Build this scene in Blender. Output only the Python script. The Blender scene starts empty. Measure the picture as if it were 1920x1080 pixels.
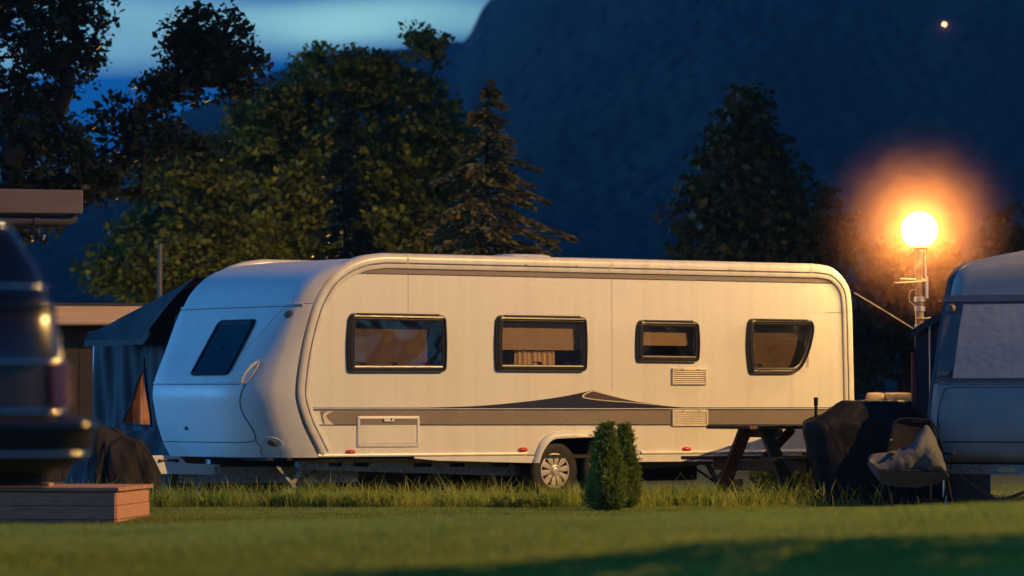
import bpy, math, random
import numpy as np
from mathutils import Vector, Matrix
from mathutils.geometry import tessellate_polygon

R = math.radians
SC = bpy.context.scene
COL = SC.collection
rng = np.random.default_rng(7)
random.seed(7)

# ------------------------------------------------------------------ camera
cam_d = bpy.data.cameras.new('camera')
cam = bpy.data.objects.new('camera', cam_d)
COL.objects.link(cam)
CAM_Z = 1.06
cam.location = (0, 0, CAM_Z)
cam.rotation_euler = (R(90 + 1.579), 0, 0)
cam_d.sensor_width = 36
cam_d.lens = 146.25
cam_d.clip_start = 0.5
cam_d.clip_end = 6000
cam_d.dof.use_dof = True
cam_d.dof.focus_distance = 45.0
cam_d.dof.aperture_fstop = 2.3
cam_d.dof.aperture_blades = 9
SC.camera = cam

# ------------------------------------------------------------------ dusk sky
W = bpy.data.worlds.new('World')
SC.world = W
W.use_nodes = True
nt = W.node_tree
nt.nodes.clear()


def N(tree, kind, **kw):
    n = tree.nodes.new(kind)
    for k, v in kw.items():
        if k.startswith('i_'):
            n.inputs[int(k[2:])].default_value = v
        else:
            setattr(n, k, v)
    return n


SKY_STRENGTH = 0.15
out = N(nt, 'ShaderNodeOutputWorld')
bg = N(nt, 'ShaderNodeBackground')
bg.inputs[1].default_value = SKY_STRENGTH
sky = N(nt, 'ShaderNodeTexSky', sky_type='NISHITA', sun_disc=False)
sky.sun_elevation = R(3.0)
sky.sun_rotation = R(-79)          # the sun went down on the left
sky.air_density = 1.6
sky.dust_density = 0.6
sky.ozone_density = 4.0
tc = N(nt, 'ShaderNodeTexCoord')
mp = N(nt, 'ShaderNodeMapping')
mp.inputs['Location'].default_value = (13.6, 0.0, 25.15)
mp.inputs['Scale'].default_value = (9, 5, 48)
nz = N(nt, 'ShaderNodeTexNoise')
nz.inputs['Scale'].default_value = 1.0
nz.inputs['Detail'].default_value = 1.5
cr = N(nt, 'ShaderNodeValToRGB')
cr.color_ramp.elements[0].position = 0.50
cr.color_ramp.elements[1].position = 0.74
bw = N(nt, 'ShaderNodeRGBToBW')
deep = N(nt, 'ShaderNodeVectorMath', operation='SCALE')
deep.inputs[0].default_value = (0.003, 0.31, 1.16)
pale = N(nt, 'ShaderNodeVectorMath', operation='SCALE')
pale.inputs[0].default_value = (1.15, 2.4, 2.55)
mix = N(nt, 'ShaderNodeMix', data_type='VECTOR')
L = nt.links.new
L(tc.outputs['Generated'], mp.inputs['Vector'])
L(mp.outputs[0], nz.inputs['Vector'])
L(nz.outputs['Fac'], cr.inputs['Fac'])
L(sky.outputs[0], bw.inputs[0])
pw = N(nt, 'ShaderNodeMath', operation='POWER')      # deeper contrast between the afterglow and the rest
pw.inputs[1].default_value = 2.0
L(bw.outputs[0], pw.inputs[0])
L(pw.outputs[0], deep.inputs['Scale'])
L(pw.outputs[0], pale.inputs['Scale'])
sxyz = N(nt, 'ShaderNodeSeparateXYZ')                # cloud streaks lie low, the upper sky is clear
fade = N(nt, 'ShaderNodeMapRange')
fade.inputs[1].default_value = 0.14
fade.inputs[2].default_value = 0.34
fade.inputs[3].default_value = 1.0
fade.inputs[4].default_value = 0.0
mul = N(nt, 'ShaderNodeMath', operation='MULTIPLY')
L(tc.outputs['Generated'], sxyz.inputs[0])
L(sxyz.outputs['Z'], fade.inputs[0])
L(cr.outputs['Color'], mul.inputs[0])
L(fade.outputs[0], mul.inputs[1])
L(mul.outputs[0], mix.inputs['Factor'])
L(deep.outputs[0], mix.inputs[4])
L(pale.outputs[0], mix.inputs[5])
L(mix.outputs[1], bg.inputs['Color'])
L(bg.outputs[0], out.inputs['Surface'])

# ------------------------------------------------------------------ exposure and render settings
SC.view_settings.view_transform = 'Standard'
SC.view_settings.look = 'None'
SC.view_settings.exposure = 2.5
SC.view_settings.gamma = 1
SC.render.engine = 'CYCLES'
cy = SC.cycles
cy.use_denoising = True
cy.max_bounces = 6
cy.diffuse_bounces = 3
cy.glossy_bounces = 3
cy.transmission_bounces = 4
cy.transparent_max_bounces = 10
cy.volume_bounces = 0
cy.caustics_reflective = False
cy.caustics_refractive = False
cy.sample_clamp_indirect = 3.0

LAMP_WARM = (1.0, 0.57, 0.17)
MAST = (24.0, 34.5, 15.0)
MAST_POWER = 6700.0
GLOBE_L = 31.0
GLOBE_COL = (1.0, 0.60, 0.17)


# ------------------------------------------------------------------ materials
MATS = {}


def pm(name, col, rough=0.5, metal=0.0, var=0.12, scale=4.0, bump=0.0, bscale=60.0, spec=0.5,
       trans=0.0, coat=0.0, stretch=(1, 1, 1), wear=None, sheen=0.0):
    """principled material with procedural colour variation, roughness variation and fine relief"""
    m = bpy.data.materials.new(name)
    m.use_nodes = True
    t = m.node_tree
    b = t.nodes['Principled BSDF']
    l = t.links.new
    co = t.nodes.new('ShaderNodeTexCoord')
    mpp = t.nodes.new('ShaderNodeMapping')
    mpp.inputs['Scale'].default_value = stretch
    l(co.outputs['Object'], mpp.inputs['Vector'])
    n1 = t.nodes.new('ShaderNodeTexNoise')
    n1.inputs['Scale'].default_value = scale
    n1.inputs['Detail'].default_value = 5
    n1.inputs['Roughness'].default_value = 0.6
    l(mpp.outputs[0], n1.inputs['Vector'])
    mx = t.nodes.new('ShaderNodeMix')
    mx.data_type = 'RGBA'
    c = np.array(col[:3])
    lo = np.clip(c * (1 - var), 0, 1)
    hi = np.clip(c * (1 + var), 0, 1)
    if wear is not None:
        lo = np.array(wear)
    mx.inputs[6].default_value = (*lo, 1)
    mx.inputs[7].default_value = (*hi, 1)
    rp = t.nodes.new('ShaderNodeMapRange')
    rp.inputs[1].default_value = 0.35
    rp.inputs[2].default_value = 0.65
    l(n1.outputs['Fac'], rp.inputs[0])
    l(rp.outputs[0], mx.inputs[0])
    l(mx.outputs[2], b.inputs['Base Color'])
    r2 = t.nodes.new('ShaderNodeMapRange')
    r2.inputs[3].default_value = max(0.0, rough - 0.07)
    r2.inputs[4].default_value = min(1.0, rough + 0.07)
    l(n1.outputs['Fac'], r2.inputs[0])
    l(r2.outputs[0], b.inputs['Roughness'])
    b.inputs['Metallic'].default_value = metal
    b.inputs['Specular IOR Level'].default_value = spec
    b.inputs['Coat Weight'].default_value = coat
    b.inputs['Sheen Weight'].default_value = sheen
    if bump > 0:
        n2 = t.nodes.new('ShaderNodeTexNoise')
        n2.inputs['Scale'].default_value = bscale
        n2.inputs['Detail'].default_value = 3
        l(mpp.outputs[0], n2.inputs['Vector'])
        bp = t.nodes.new('ShaderNodeBump')
        bp.inputs['Strength'].default_value = bump
        bp.inputs['Distance'].default_value = 0.02
        l(n2.outputs['Fac'], bp.inputs['Height'])
        l(bp.outputs[0], b.inputs['Normal'])
    if trans > 0:
        tr = t.nodes.new('ShaderNodeBsdfTranslucent')
        l(mx.outputs[2], tr.inputs['Color'])
        ms = t.nodes.new('ShaderNodeMixShader')
        ms.inputs[0].default_value = trans
        l(b.outputs[0], ms.inputs[1])
        l(tr.outputs[0], ms.inputs[2])
        l(ms.outputs[0], t.nodes['Material Output'].inputs['Surface'])
    MATS[name] = m
    return m


def leafmat(name, c1, c2, trans=0.35, scale=1.2, rough=0.5):
    """foliage: object-space clumps of two greens plus per-leaf variation, some light coming through"""
    m = bpy.data.materials.new(name)
    m.use_nodes = True
    t = m.node_tree
    l = t.links.new
    b = t.nodes['Principled BSDF']
    g = t.nodes.new('ShaderNodeNewGeometry')
    co = t.nodes.new('ShaderNodeTexCoord')
    n = t.nodes.new('ShaderNodeTexNoise')
    n.inputs['Scale'].default_value = scale
    n.inputs['Detail'].default_value = 3
    l(co.outputs['Object'], n.inputs['Vector'])
    ad = t.nodes.new('ShaderNodeMath')
    ad.operation = 'MULTIPLY_ADD'
    ad.inputs[1].default_value = 0.7
    l(g.outputs['Random Per Island'], ad.inputs[0])
    sb = t.nodes.new('ShaderNodeMath')
    sb.operation = 'SUBTRACT'
    sb.inputs[1].default_value = 0.35
    l(n.outputs['Fac'], sb.inputs[0])
    l(sb.outputs[0], ad.inputs[2])
    mx = t.nodes.new('ShaderNodeMix')
    mx.data_type = 'RGBA'
    mx.inputs[6].default_value = (*c1, 1)
    mx.inputs[7].default_value = (*c2, 1)
    l(ad.outputs[0], mx.inputs[0])
    l(mx.outputs[2], b.inputs['Base Color'])
    b.inputs['Roughness'].default_value = rough
    b.inputs['Specular IOR Level'].default_value = 0.3
    tr = t.nodes.new('ShaderNodeBsdfTranslucent')
    l(mx.outputs[2], tr.inputs['Color'])
    ms = t.nodes.new('ShaderNodeMixShader')
    ms.inputs[0].default_value = trans
    l(b.outputs[0], ms.inputs[1])
    l(tr.outputs[0], ms.inputs[2])
    l(ms.outputs[0], t.nodes['Material Output'].inputs['Surface'])
    return m


def panemat(name, tint, wave=0.35, wscale=3.2, refl=0.10, rough=0.04):
    """tinted acrylic pane: lets coloured light through, reflects with the warp of moulded acrylic"""
    m = bpy.data.materials.new(name)
    m.use_nodes = True
    t = m.node_tree
    l = t.links.new
    t.nodes.remove(t.nodes['Principled BSDF'])
    co = t.nodes.new('ShaderNodeTexCoord')
    n = t.nodes.new('ShaderNodeTexNoise')
    n.inputs['Scale'].default_value = wscale
    n.inputs['Detail'].default_value = 1.0
    n.inputs['Distortion'].default_value = 0.8
    l(co.outputs['Object'], n.inputs['Vector'])
    bp = t.nodes.new('ShaderNodeBump')
    bp.inputs['Strength'].default_value = wave
    bp.inputs['Distance'].default_value = 0.12
    l(n.outputs['Fac'], bp.inputs['Height'])
    gl = t.nodes.new('ShaderNodeBsdfGlossy')
    gl.inputs['Roughness'].default_value = rough
    gl.inputs['Color'].default_value = (0.9, 0.85, 0.8, 1)
    l(bp.outputs[0], gl.inputs['Normal'])
    tp = t.nodes.new('ShaderNodeBsdfTransparent')
    tp.inputs['Color'].default_value = (*tint, 1)
    fr = t.nodes.new('ShaderNodeFresnel')
    fr.inputs['IOR'].default_value = 1.5
    l(bp.outputs[0], fr.inputs['Normal'])
    ad = t.nodes.new('ShaderNodeMath')
    ad.operation = 'ADD'
    ad.use_clamp = True
    ad.inputs[1].default_value = refl
    l(fr.outputs[0], ad.inputs[0])
    ms = t.nodes.new('ShaderNodeMixShader')
    l(ad.outputs[0], ms.inputs[0])
    l(tp.outputs[0], ms.inputs[1])
    l(gl.outputs[0], ms.inputs[2])
    l(ms.outputs[0], t.nodes['Material Output'].inputs['Surface'])
    return m


def emat(name, col, strength):
    m = bpy.data.materials.new(name)
    m.use_nodes = True
    t = m.node_tree
    t.nodes.remove(t.nodes['Principled BSDF'])
    e = t.nodes.new('ShaderNodeEmission')
    e.inputs[0].default_value = (*col, 1)
    e.inputs[1].default_value = strength
    t.links.new(e.outputs[0], t.nodes['Material Output'].inputs['Surface'])
    return m


M = dict(
    wall=pm('caravan_white_sheet', (0.74, 0.73, 0.70), 0.38, var=0.025, scale=1.3, bump=0.35, bscale=95),
    grp=pm('caravan_white_moulding', (0.74, 0.75, 0.75), 0.42, var=0.03, scale=1.6, bump=0.03, bscale=30),
    rail=pm('cream_rail', (0.74, 0.72, 0.68), 0.3, var=0.06, scale=5),
    seam=pm('dark_seam', (0.03, 0.03, 0.035), 0.5),
    greyband=pm('grey_brown_band', (0.20, 0.165, 0.14), 0.42, var=0.07, scale=3, bump=0.3, bscale=95),
    navy=pm('navy_decal', (0.012, 0.016, 0.055), 0.35, var=0.1),
    plum=pm('plum_decal', (0.085, 0.06, 0.065), 0.35, var=0.1),
    cream=pm('cream_line', (0.72, 0.66, 0.55), 0.4),
    frame=pm('window_frame_plastic', (0.024, 0.021, 0.02), 0.34, var=0.15, scale=8, spec=0.5),
    tyre=pm('tyre_rubber', (0.018, 0.017, 0.016), 0.75, var=0.2, scale=20, bump=0.2, bscale=80),
    alloy=pm('silver_hubcap', (0.58, 0.55, 0.50), 0.36, metal=0.35, var=0.1, scale=14),
    galv=pm('galvanised_steel', (0.24, 0.24, 0.235), 0.5, metal=0.5, var=0.35, scale=26, bump=0.15, bscale=40),
    dark=pm('dark_underside', (0.02, 0.02, 0.02), 0.8),
    redlens=pm('orange_red_lens', (0.55, 0.05, 0.015), 0.2, var=0.1, coat=0.4),
    blind=pm('pleated_blind', (0.52, 0.47, 0.38), 0.8, var=0.06, scale=6),
    screen=pm('insect_screen', (0.17, 0.145, 0.13), 0.8, var=0.25, scale=3),
    curtain=pm('curtain_cloth', (0.85, 0.76, 0.58), 0.85, var=0.08),
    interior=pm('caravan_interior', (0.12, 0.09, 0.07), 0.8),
    pane=panemat('brown_acrylic', (0.74, 0.63, 0.51), 0.12, 2.2, 0.05, 0.06),
    paned=panemat('dark_acrylic', (0.14, 0.13, 0.13), 0.05, 1.5, 0.02),
    wood=pm('dark_table_wood', (0.15, 0.08, 0.042), 0.7, spec=0.25, var=0.35, scale=9, bump=0.3, bscale=20, stretch=(1, 6, 6)),
    deckwood=pm('deck_timber', (0.55, 0.27, 0.15), 0.7, var=0.25, scale=6, bump=0.35, bscale=18, stretch=(1, 5, 8)),
    tarp=pm('black_cover_fabric', (0.016, 0.014, 0.016), 0.62, spec=0.25, var=0.2, scale=6, bump=0.25, bscale=14),
    grey=pm('grey_cloth', (0.10, 0.105, 0.115), 0.8, var=0.15, scale=5, bump=0.2, bscale=25),
    blackmetal=pm('black_metal', (0.015, 0.015, 0.017), 0.35, metal=0.3),
    canvas=pm('blue_grey_canvas', (0.028, 0.034, 0.046), 0.75, var=0.15, scale=3, bump=0.25, bscale=9),
    canvas_dark=pm('dark_canvas', (0.03, 0.034, 0.045), 0.8, var=0.15, scale=3, bump=0.25, bscale=9),
    skirt=pm('brown_grey_groundskirt', (0.028, 0.025, 0.027), 0.85, spec=0.2, var=0.2, scale=3, bump=0.2, bscale=8),
    tentpane=panemat('clear_tent_plastic', (0.8, 0.75, 0.7), 0.1, 5.0, -0.12, 0.25),
    lining=pm('pale_tent_lining', (0.55, 0.42, 0.32), 0.85, var=0.25, scale=6, stretch=(1, 7, 1), trans=0.5),
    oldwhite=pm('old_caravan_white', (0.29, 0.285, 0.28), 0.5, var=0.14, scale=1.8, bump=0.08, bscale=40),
    screenmat=pm('thermal_screen_white', (0.34, 0.335, 0.33), 0.7, var=0.08, scale=3, bump=0.2, bscale=12),
    greytrim=pm('grey_trim', (0.11, 0.11, 0.12), 0.5),
    post=pm('lamp_post_steel', (0.26, 0.20, 0.15), 0.6, metal=0.1, var=0.35, scale=12, wear=(0.15, 0.09, 0.06)),
    fascia=pm('lamplit_fascia', (0.78, 0.55, 0.36), 0.6, var=0.1, scale=3, stretch=(0.3, 1, 3)),  # orange of the lamplight is put into this fascia colour
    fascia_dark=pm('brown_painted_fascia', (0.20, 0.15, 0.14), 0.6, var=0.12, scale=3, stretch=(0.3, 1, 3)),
    cabin=pm('cabin_boards', (0.055, 0.042, 0.034), 0.75, var=0.2, scale=4, stretch=(1, 1, 0.3)),
    roofing=pm('roof_felt', (0.06, 0.06, 0.065), 0.85),
    gutter=pm('gutter_pipe', (0.09, 0.08, 0.08), 0.4),
    carpaint=pm('dark_car_paint', (0.012, 0.012, 0.013), 0.22, var=0.1, coat=0.25, spec=0.4),
    carglass=pm('car_glass', (0.008, 0.009, 0.011), 0.05, spec=0.8),
    gloss=pm('gloss_black_trim', (0.012, 0.012, 0.013), 0.12, spec=0.8),
    chrome=pm('chrome', (0.7, 0.7, 0.7), 0.12, metal=1.0),
    carlens=pm('tail_lamp_lens', (0.16, 0.02, 0.012), 0.15, coat=0.6),
    carplastic=pm('car_black_plastic', (0.02, 0.02, 0.021), 0.45),
    plate=pm('number_plate', (0.5, 0.5, 0.46), 0.4),
    bark=pm('bark', (0.022, 0.018, 0.015), 0.9, var=0.3, scale=8, bump=0.5, bscale=14),
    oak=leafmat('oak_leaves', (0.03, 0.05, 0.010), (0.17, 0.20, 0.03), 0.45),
    oakdark=leafmat('oak_leaves_shaded', (0.016, 0.026, 0.010), (0.05, 0.06, 0.018), 0.3),  # same leaves with shade put into the colour, for crowns out of lamp reach
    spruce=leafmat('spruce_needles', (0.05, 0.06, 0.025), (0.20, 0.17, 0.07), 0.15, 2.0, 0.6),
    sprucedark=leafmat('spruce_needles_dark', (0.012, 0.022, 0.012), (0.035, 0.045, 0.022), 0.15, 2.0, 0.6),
    thuja=leafmat('thuja_sprays', (0.08, 0.14, 0.02), (0.27, 0.34, 0.06), 0.4, 9.0, 0.55),
    lawn=leafmat('lawn_blades', (0.13, 0.22, 0.028), (0.46, 0.50, 0.09), 0.64, 0.9),
    tall=leafmat('tall_grass_blades', (0.22, 0.34, 0.04), (0.62, 0.64, 0.14), 0.65, 1.5),
    weed=leafmat('weed_leaves', (0.12, 0.21, 0.03), (0.34, 0.41, 0.08), 0.6, 3.0),
    binplastic=pm('beige_box', (0.42, 0.34, 0.24), 0.5, var=0.1),
    brick=pm('red_brick', (0.38, 0.17, 0.09), 0.8, var=0.25, scale=14, bump=0.4, bscale=50),
    redpole=pm('red_pole', (0.45, 0.07, 0.04), 0.45),
    wire=pm('wire', (0.4, 0.36, 0.3), 0.4),
    alum=pm('bare_aluminium', (0.6, 0.6, 0.6), 0.35, metal=0.8),
)


def streaks(m, amount):
    """faint vertical dirt runs on a sheet wall"""
    t = m.node_tree
    l = t.links.new
    b = t.nodes['Principled BSDF']
    src = b.inputs['Base Color'].links[0].from_socket
    co = t.nodes.new('ShaderNodeTexCoord')
    mpp = t.nodes.new('ShaderNodeMapping')
    mpp.inputs['Scale'].default_value = (7, 7, 0.35)
    n = t.nodes.new('ShaderNodeTexNoise')
    n.inputs['Scale'].default_value = 1.0
    n.inputs['Detail'].default_value = 6
    mr = t.nodes.new('ShaderNodeMapRange')
    mr.inputs[1].default_value = 0.48
    mr.inputs[2].default_value = 0.80
    mr.inputs[4].default_value = amount
    mx = t.nodes.new('ShaderNodeMix')
    mx.data_type = 'RGBA'
    mx.inputs[7].default_value = (0.26, 0.22, 0.17, 1)
    l(co.outputs['Object'], mpp.inputs['Vector'])
    l(mpp.outputs[0], n.inputs['Vector'])
    l(n.outputs['Fac'], mr.inputs[0])
    l(mr.outputs[0], mx.inputs[0])
    l(src, mx.inputs[6])
    l(mx.outputs[2], b.inputs['Base Color'])


streaks(M['wall'], 0.15)
streaks(M['grp'], 0.14)
streaks(M['rail'], 0.35)
streaks(M['oldwhite'], 0.5)


# ------------------------------------------------------------------ mesh helpers
class MB:
    def __init__(self):
        self.v = []
        self.f = []

    def add(self, verts, faces):
        o = len(self.v)
        self.v += [tuple(map(float, p)) for p in verts]
        self.f += [tuple(i + o for i in f) for f in faces]
        return self

    def grid(self, rows, closed=False, flip=False):
        n = len(rows[0])
        vs = [p for r in rows for p in r]
        fs = []
        for i in range(len(rows) - 1):
            for j in range(n if closed else n - 1):
                k = (j + 1) % n
                q = (i * n + j, i * n + k, (i + 1) * n + k, (i + 1) * n + j)
                fs.append(q[::-1] if flip else q)
        return self.add(vs, fs)

    def box(self, c, s, rot=None):
        x, y, z = (a / 2 for a in s)
        p = [Vector((i * x, j * y, k * z)) for i in (-1, 1) for j in (-1, 1) for k in (-1, 1)]
        if rot is not None:
            p = [rot @ q for q in p]
        p = [q + Vector(c) for q in p]
        return self.add(p, [(0, 1, 3, 2), (4, 6, 7, 5), (0, 4, 5, 1), (2, 3, 7, 6), (0, 2, 6, 4), (1, 5, 7, 3)])

    def bbox(self, a, b):
        return self.box([(p + q) / 2 for p, q in zip(a, b)], [abs(q - p) for p, q in zip(a, b)])

    def beam(self, a, b, w, h, up=(0, 0, 1)):
        a, b = Vector(a), Vector(b)
        d = (b - a)
        ln = d.length
        d.normalize()
        s = d.cross(Vector(up)).normalized()
        u = s.cross(d).normalized()
        rot = Matrix((d, s, u)).transposed()
        return self.box((a + b) / 2, (ln, w, h), rot)

    def tube(self, path, r, n=8, caps=True):
        path = [Vector(p) for p in path]
        rs = r if isinstance(r, (list, tuple)) else [r] * len(path)
        rows = []
        prev = None
        for i, p in enumerate(path):
            d = (path[min(i + 1, len(path) - 1)] - path[max(i - 1, 0)])
            if d.length < 1e-9:
                d = Vector((0, 0, 1))
            d.normalize()
            if prev is None:
                a = d.cross(Vector((0, 0, 1)) if abs(d.z) < 0.9 else Vector((1, 0, 0))).normalized()
            else:
                a = (prev - d * prev.dot(d)).normalized()
            prev = a
            b = d.cross(a)
            rows.append([p + (a * math.cos(t) + b * math.sin(t)) * rs[i] for t in [2 * math.pi * k / n for k in range(n)]])
        o = len(self.v)
        self.grid(rows, closed=True)
        if caps:
            self.f.append(tuple(range(o, o + n))[::-1])
            e = o + n * (len(rows) - 1)
            self.f.append(tuple(range(e, e + n)))
        return self

    def lathe(self, prof, c=(0, 0, 0), axis='z', n=32):
        """prof: (radius, height) list along the axis"""
        rows = []
        for r, h in prof:
            row = []
            for k in range(n):
                t = 2 * math.pi * k / n
                a, b = r * math.cos(t), r * math.sin(t)
                p = (a, b, h) if axis == 'z' else (a, h, b) if axis == 'y' else (h, a, b)
                row.append([p[i] + c[i] for i in range(3)])
            rows.append(row)
        return self.grid(rows, closed=True)

    def prism(self, pts, d0, d1, plane='xz'):
        """polygon pts extruded between depths d0 and d1 along the plane's normal"""
        def put(p, d):
            return {'xz': (p[0], d, p[1]), 'yz': (d, p[0], p[1]), 'xy': (p[0], p[1], d)}[plane]
        n = len(pts)
        o = len(self.v)
        tris = tessellate_polygon([[Vector((p[0], p[1], 0)) for p in pts]])
        self.add([put(p, d0) for p in pts] + [put(p, d1) for p in pts], [])
        self.f += [tuple(o + i for i in t) for t in tris] + [tuple(o + n + i for i in t[::-1]) for t in tris]
        self.f += [(o + i, o + (i + 1) % n, o + n + (i + 1) % n, o + n + i) for i in range(n)]
        return self

    def build(self, name, mat, parent=None, smooth=False, bevel=0.0, loc=None, fix=True):
        me = bpy.data.meshes.new(name)
        me.from_pydata(self.v, [], self.f)
        me.update()
        if fix:
            import bmesh
            bm = bmesh.new()
            bm.from_mesh(me)
            bmesh.ops.recalc_face_normals(bm, faces=bm.faces)
            bm.to_mesh(me)
            bm.free()
        me.materials.append(mat)
        if smooth:
            me.shade_smooth()
            try:
                me.set_sharp_from_angle(angle=R(40))
            except Exception:
                pass
        o = bpy.data.objects.new(name, me)
        COL.objects.link(o)
        if parent is not None:
            o.parent = parent
        if loc is not None:
            o.location = loc
        if bevel > 0:
            b = o.modifiers.new('edge_rounding', 'BEVEL')
            b.width = bevel
            b.segments = 2
            b.limit_method = 'ANGLE'
        return o


def numpy_mesh(name, verts, faces, mat, parent=None, smooth=False):
    me = bpy.data.meshes.new(name)
    verts = np.asarray(verts, dtype=np.float32)
    faces = np.asarray(faces, dtype=np.int32)
    me.vertices.add(len(verts))
    me.vertices.foreach_set('co', verts.ravel())
    k = faces.shape[1]
    me.loops.add(faces.size)
    me.loops.foreach_set('vertex_index', faces.ravel())
    me.polygons.add(len(faces))
    me.polygons.foreach_set('loop_start', np.arange(0, faces.size, k, dtype=np.int32))
    me.polygons.foreach_set('loop_total', np.full(len(faces), k, dtype=np.int32))
    me.update(calc_edges=True)
    me.materials.append(mat)
    if smooth:
        me.shade_smooth()
    o = bpy.data.objects.new(name, me)
    COL.objects.link(o)
    if parent is not None:
        o.parent = parent
    return o


def tag(o, label=None, cat=None, group=None, kind=None):
    if label:
        o['label'] = label
    if cat:
        o['category'] = cat
    if group:
        o['group'] = group
    if kind:
        o['kind'] = kind
    return o


def thing(name, label, cat, loc=(0, 0, 0), rz=0.0, group=None):
    o = bpy.data.objects.new(name, None)
    COL.objects.link(o)
    o.empty_display_size = 0.2
    o.location = loc
    o.rotation_euler = (0, 0, rz)
    return tag(o, label, cat, group)


def smooth_path(pts, n=8):
    """Catmull-Rom through pts"""
    P = [np.array(p, float) for p in pts]
    P = [2 * P[0] - P[1]] + P + [2 * P[-1] - P[-2]]
    res = []
    for i in range(1, len(P) - 2):
        p0, p1, p2, p3 = P[i - 1:i + 3]
        for k in range(n):
            t = k / n
            res.append(0.5 * ((2 * p1) + (-p0 + p2) * t + (2 * p0 - 5 * p1 + 4 * p2 - p3) * t * t + (-p0 + 3 * p1 - 3 * p2 + p3) * t ** 3))
    res.append(P[-2])
    return res


def round_poly(pts, r, n=5):
    res = []
    m = len(pts)
    rs = r if isinstance(r, (list, tuple)) else [r] * m
    for i in range(m):
        p = np.array(pts[i], float)
        a = np.array(pts[i - 1], float) - p
        b = np.array(pts[(i + 1) % m], float) - p
        rr = min(rs[i], 0.48 * np.linalg.norm(a), 0.48 * np.linalg.norm(b))
        pa = p + a / np.linalg.norm(a) * rr
        pb = p + b / np.linalg.norm(b) * rr
        for k in range(n + 1):
            t = k / n
            res.append((1 - t) ** 2 * pa + 2 * t * (1 - t) * p + t * t * pb)
    return res


def inset(pts, d):
    """move a closed 2d outline inwards by d"""
    P = np.array(pts, float)
    area = 0.5 * np.sum(P[:, 0] * np.roll(P[:, 1], -1) - np.roll(P[:, 0], -1) * P[:, 1])
    s = 1 if area > 0 else -1
    a = np.roll(P, 1, 0)
    b = np.roll(P, -1, 0)
    t = b - a
    t /= np.linalg.norm(t, axis=1)[:, None] + 1e-9
    nrm = np.stack([-t[:, 1], t[:, 0]], 1) * s
    return P + nrm * d


def rrect(u0, z0, u1, z1, r=0.05, n=5):
    return round_poly([(u0, z0), (u1, z0), (u1, z1), (u0, z1)], r, n)


def soften(o):
    """rounded, wrinkled cloth: subdivide and push small creases into the surface"""
    for a in ('sharp_edge',):
        if a in o.data.attributes:
            o.data.attributes.remove(o.data.attributes[a])
    m = o.modifiers.new('soft', 'SUBSURF')
    m.levels = m.render_levels = 2
    tx = bpy.data.textures.new('creases', 'CLOUDS')
    tx.noise_scale = 0.16
    tx.noise_depth = 2
    d = o.modifiers.new('creases', 'DISPLACE')
    d.texture = tx
    d.strength = 0.045
    d.mid_level = 0.5
    return o


# ------------------------------------------------------------------ terrain
def ridge(x):
    return np.interp(x, [-4, -1.9, -1.0, 0.1, 1.4, 2.7, 5], [0.35, 0.365, 0.395, 0.415, 0.455, 0.49, 0.53])


def ground_z(x, y):
    x = np.asarray(x, float)
    y = np.asarray(y, float)
    top = ridge(x * 22.0 / np.maximum(y, 8.0)) 
    t = np.clip((y - 22.0) / (34.5 - 22.0), 0, 1)
    t = t * t * (3 - 2 * t) * 0.5 + t * 0.5
    near = top * (1 - t)
    w = 0.012 * np.sin(x * 1.9 + y * 0.7) + 0.010 * np.sin(y * 1.3 - x * 0.6)
    return near + w * np.clip((44 - y) / 8, 0, 1)


def make_ground():
    xs = np.concatenate([[-450, -200, -80, -30], np.linspace(-14, 32, 93), [60, 150, 450]])
    ys = np.concatenate([[-80, -30, 0, 8], np.linspace(12, 52, 101), [70, 110, 200, 400, 700, 1200, 2050]])
    X, Y = np.meshgrid(xs, ys)
    Z = ground_z(X, Y)
    V = np.stack([X, Y, Z], -1).reshape(-1, 3)
    nx, ny = len(xs), len(ys)
    i = np.arange(nx * ny).reshape(ny, nx)
    F = np.stack([i[:-1, :-1], i[:-1, 1:], i[1:, 1:], i[1:, :-1]], -1).reshape(-1, 4)
    m = pm('lawn_soil', (0.10, 0.11, 0.03), 0.95, var=0.4, scale=1.1, bump=0.6, bscale=30)
    o = numpy_mesh('ground', V, F, m, smooth=True)
    tag(o, kind='structure')


make_ground()


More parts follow.
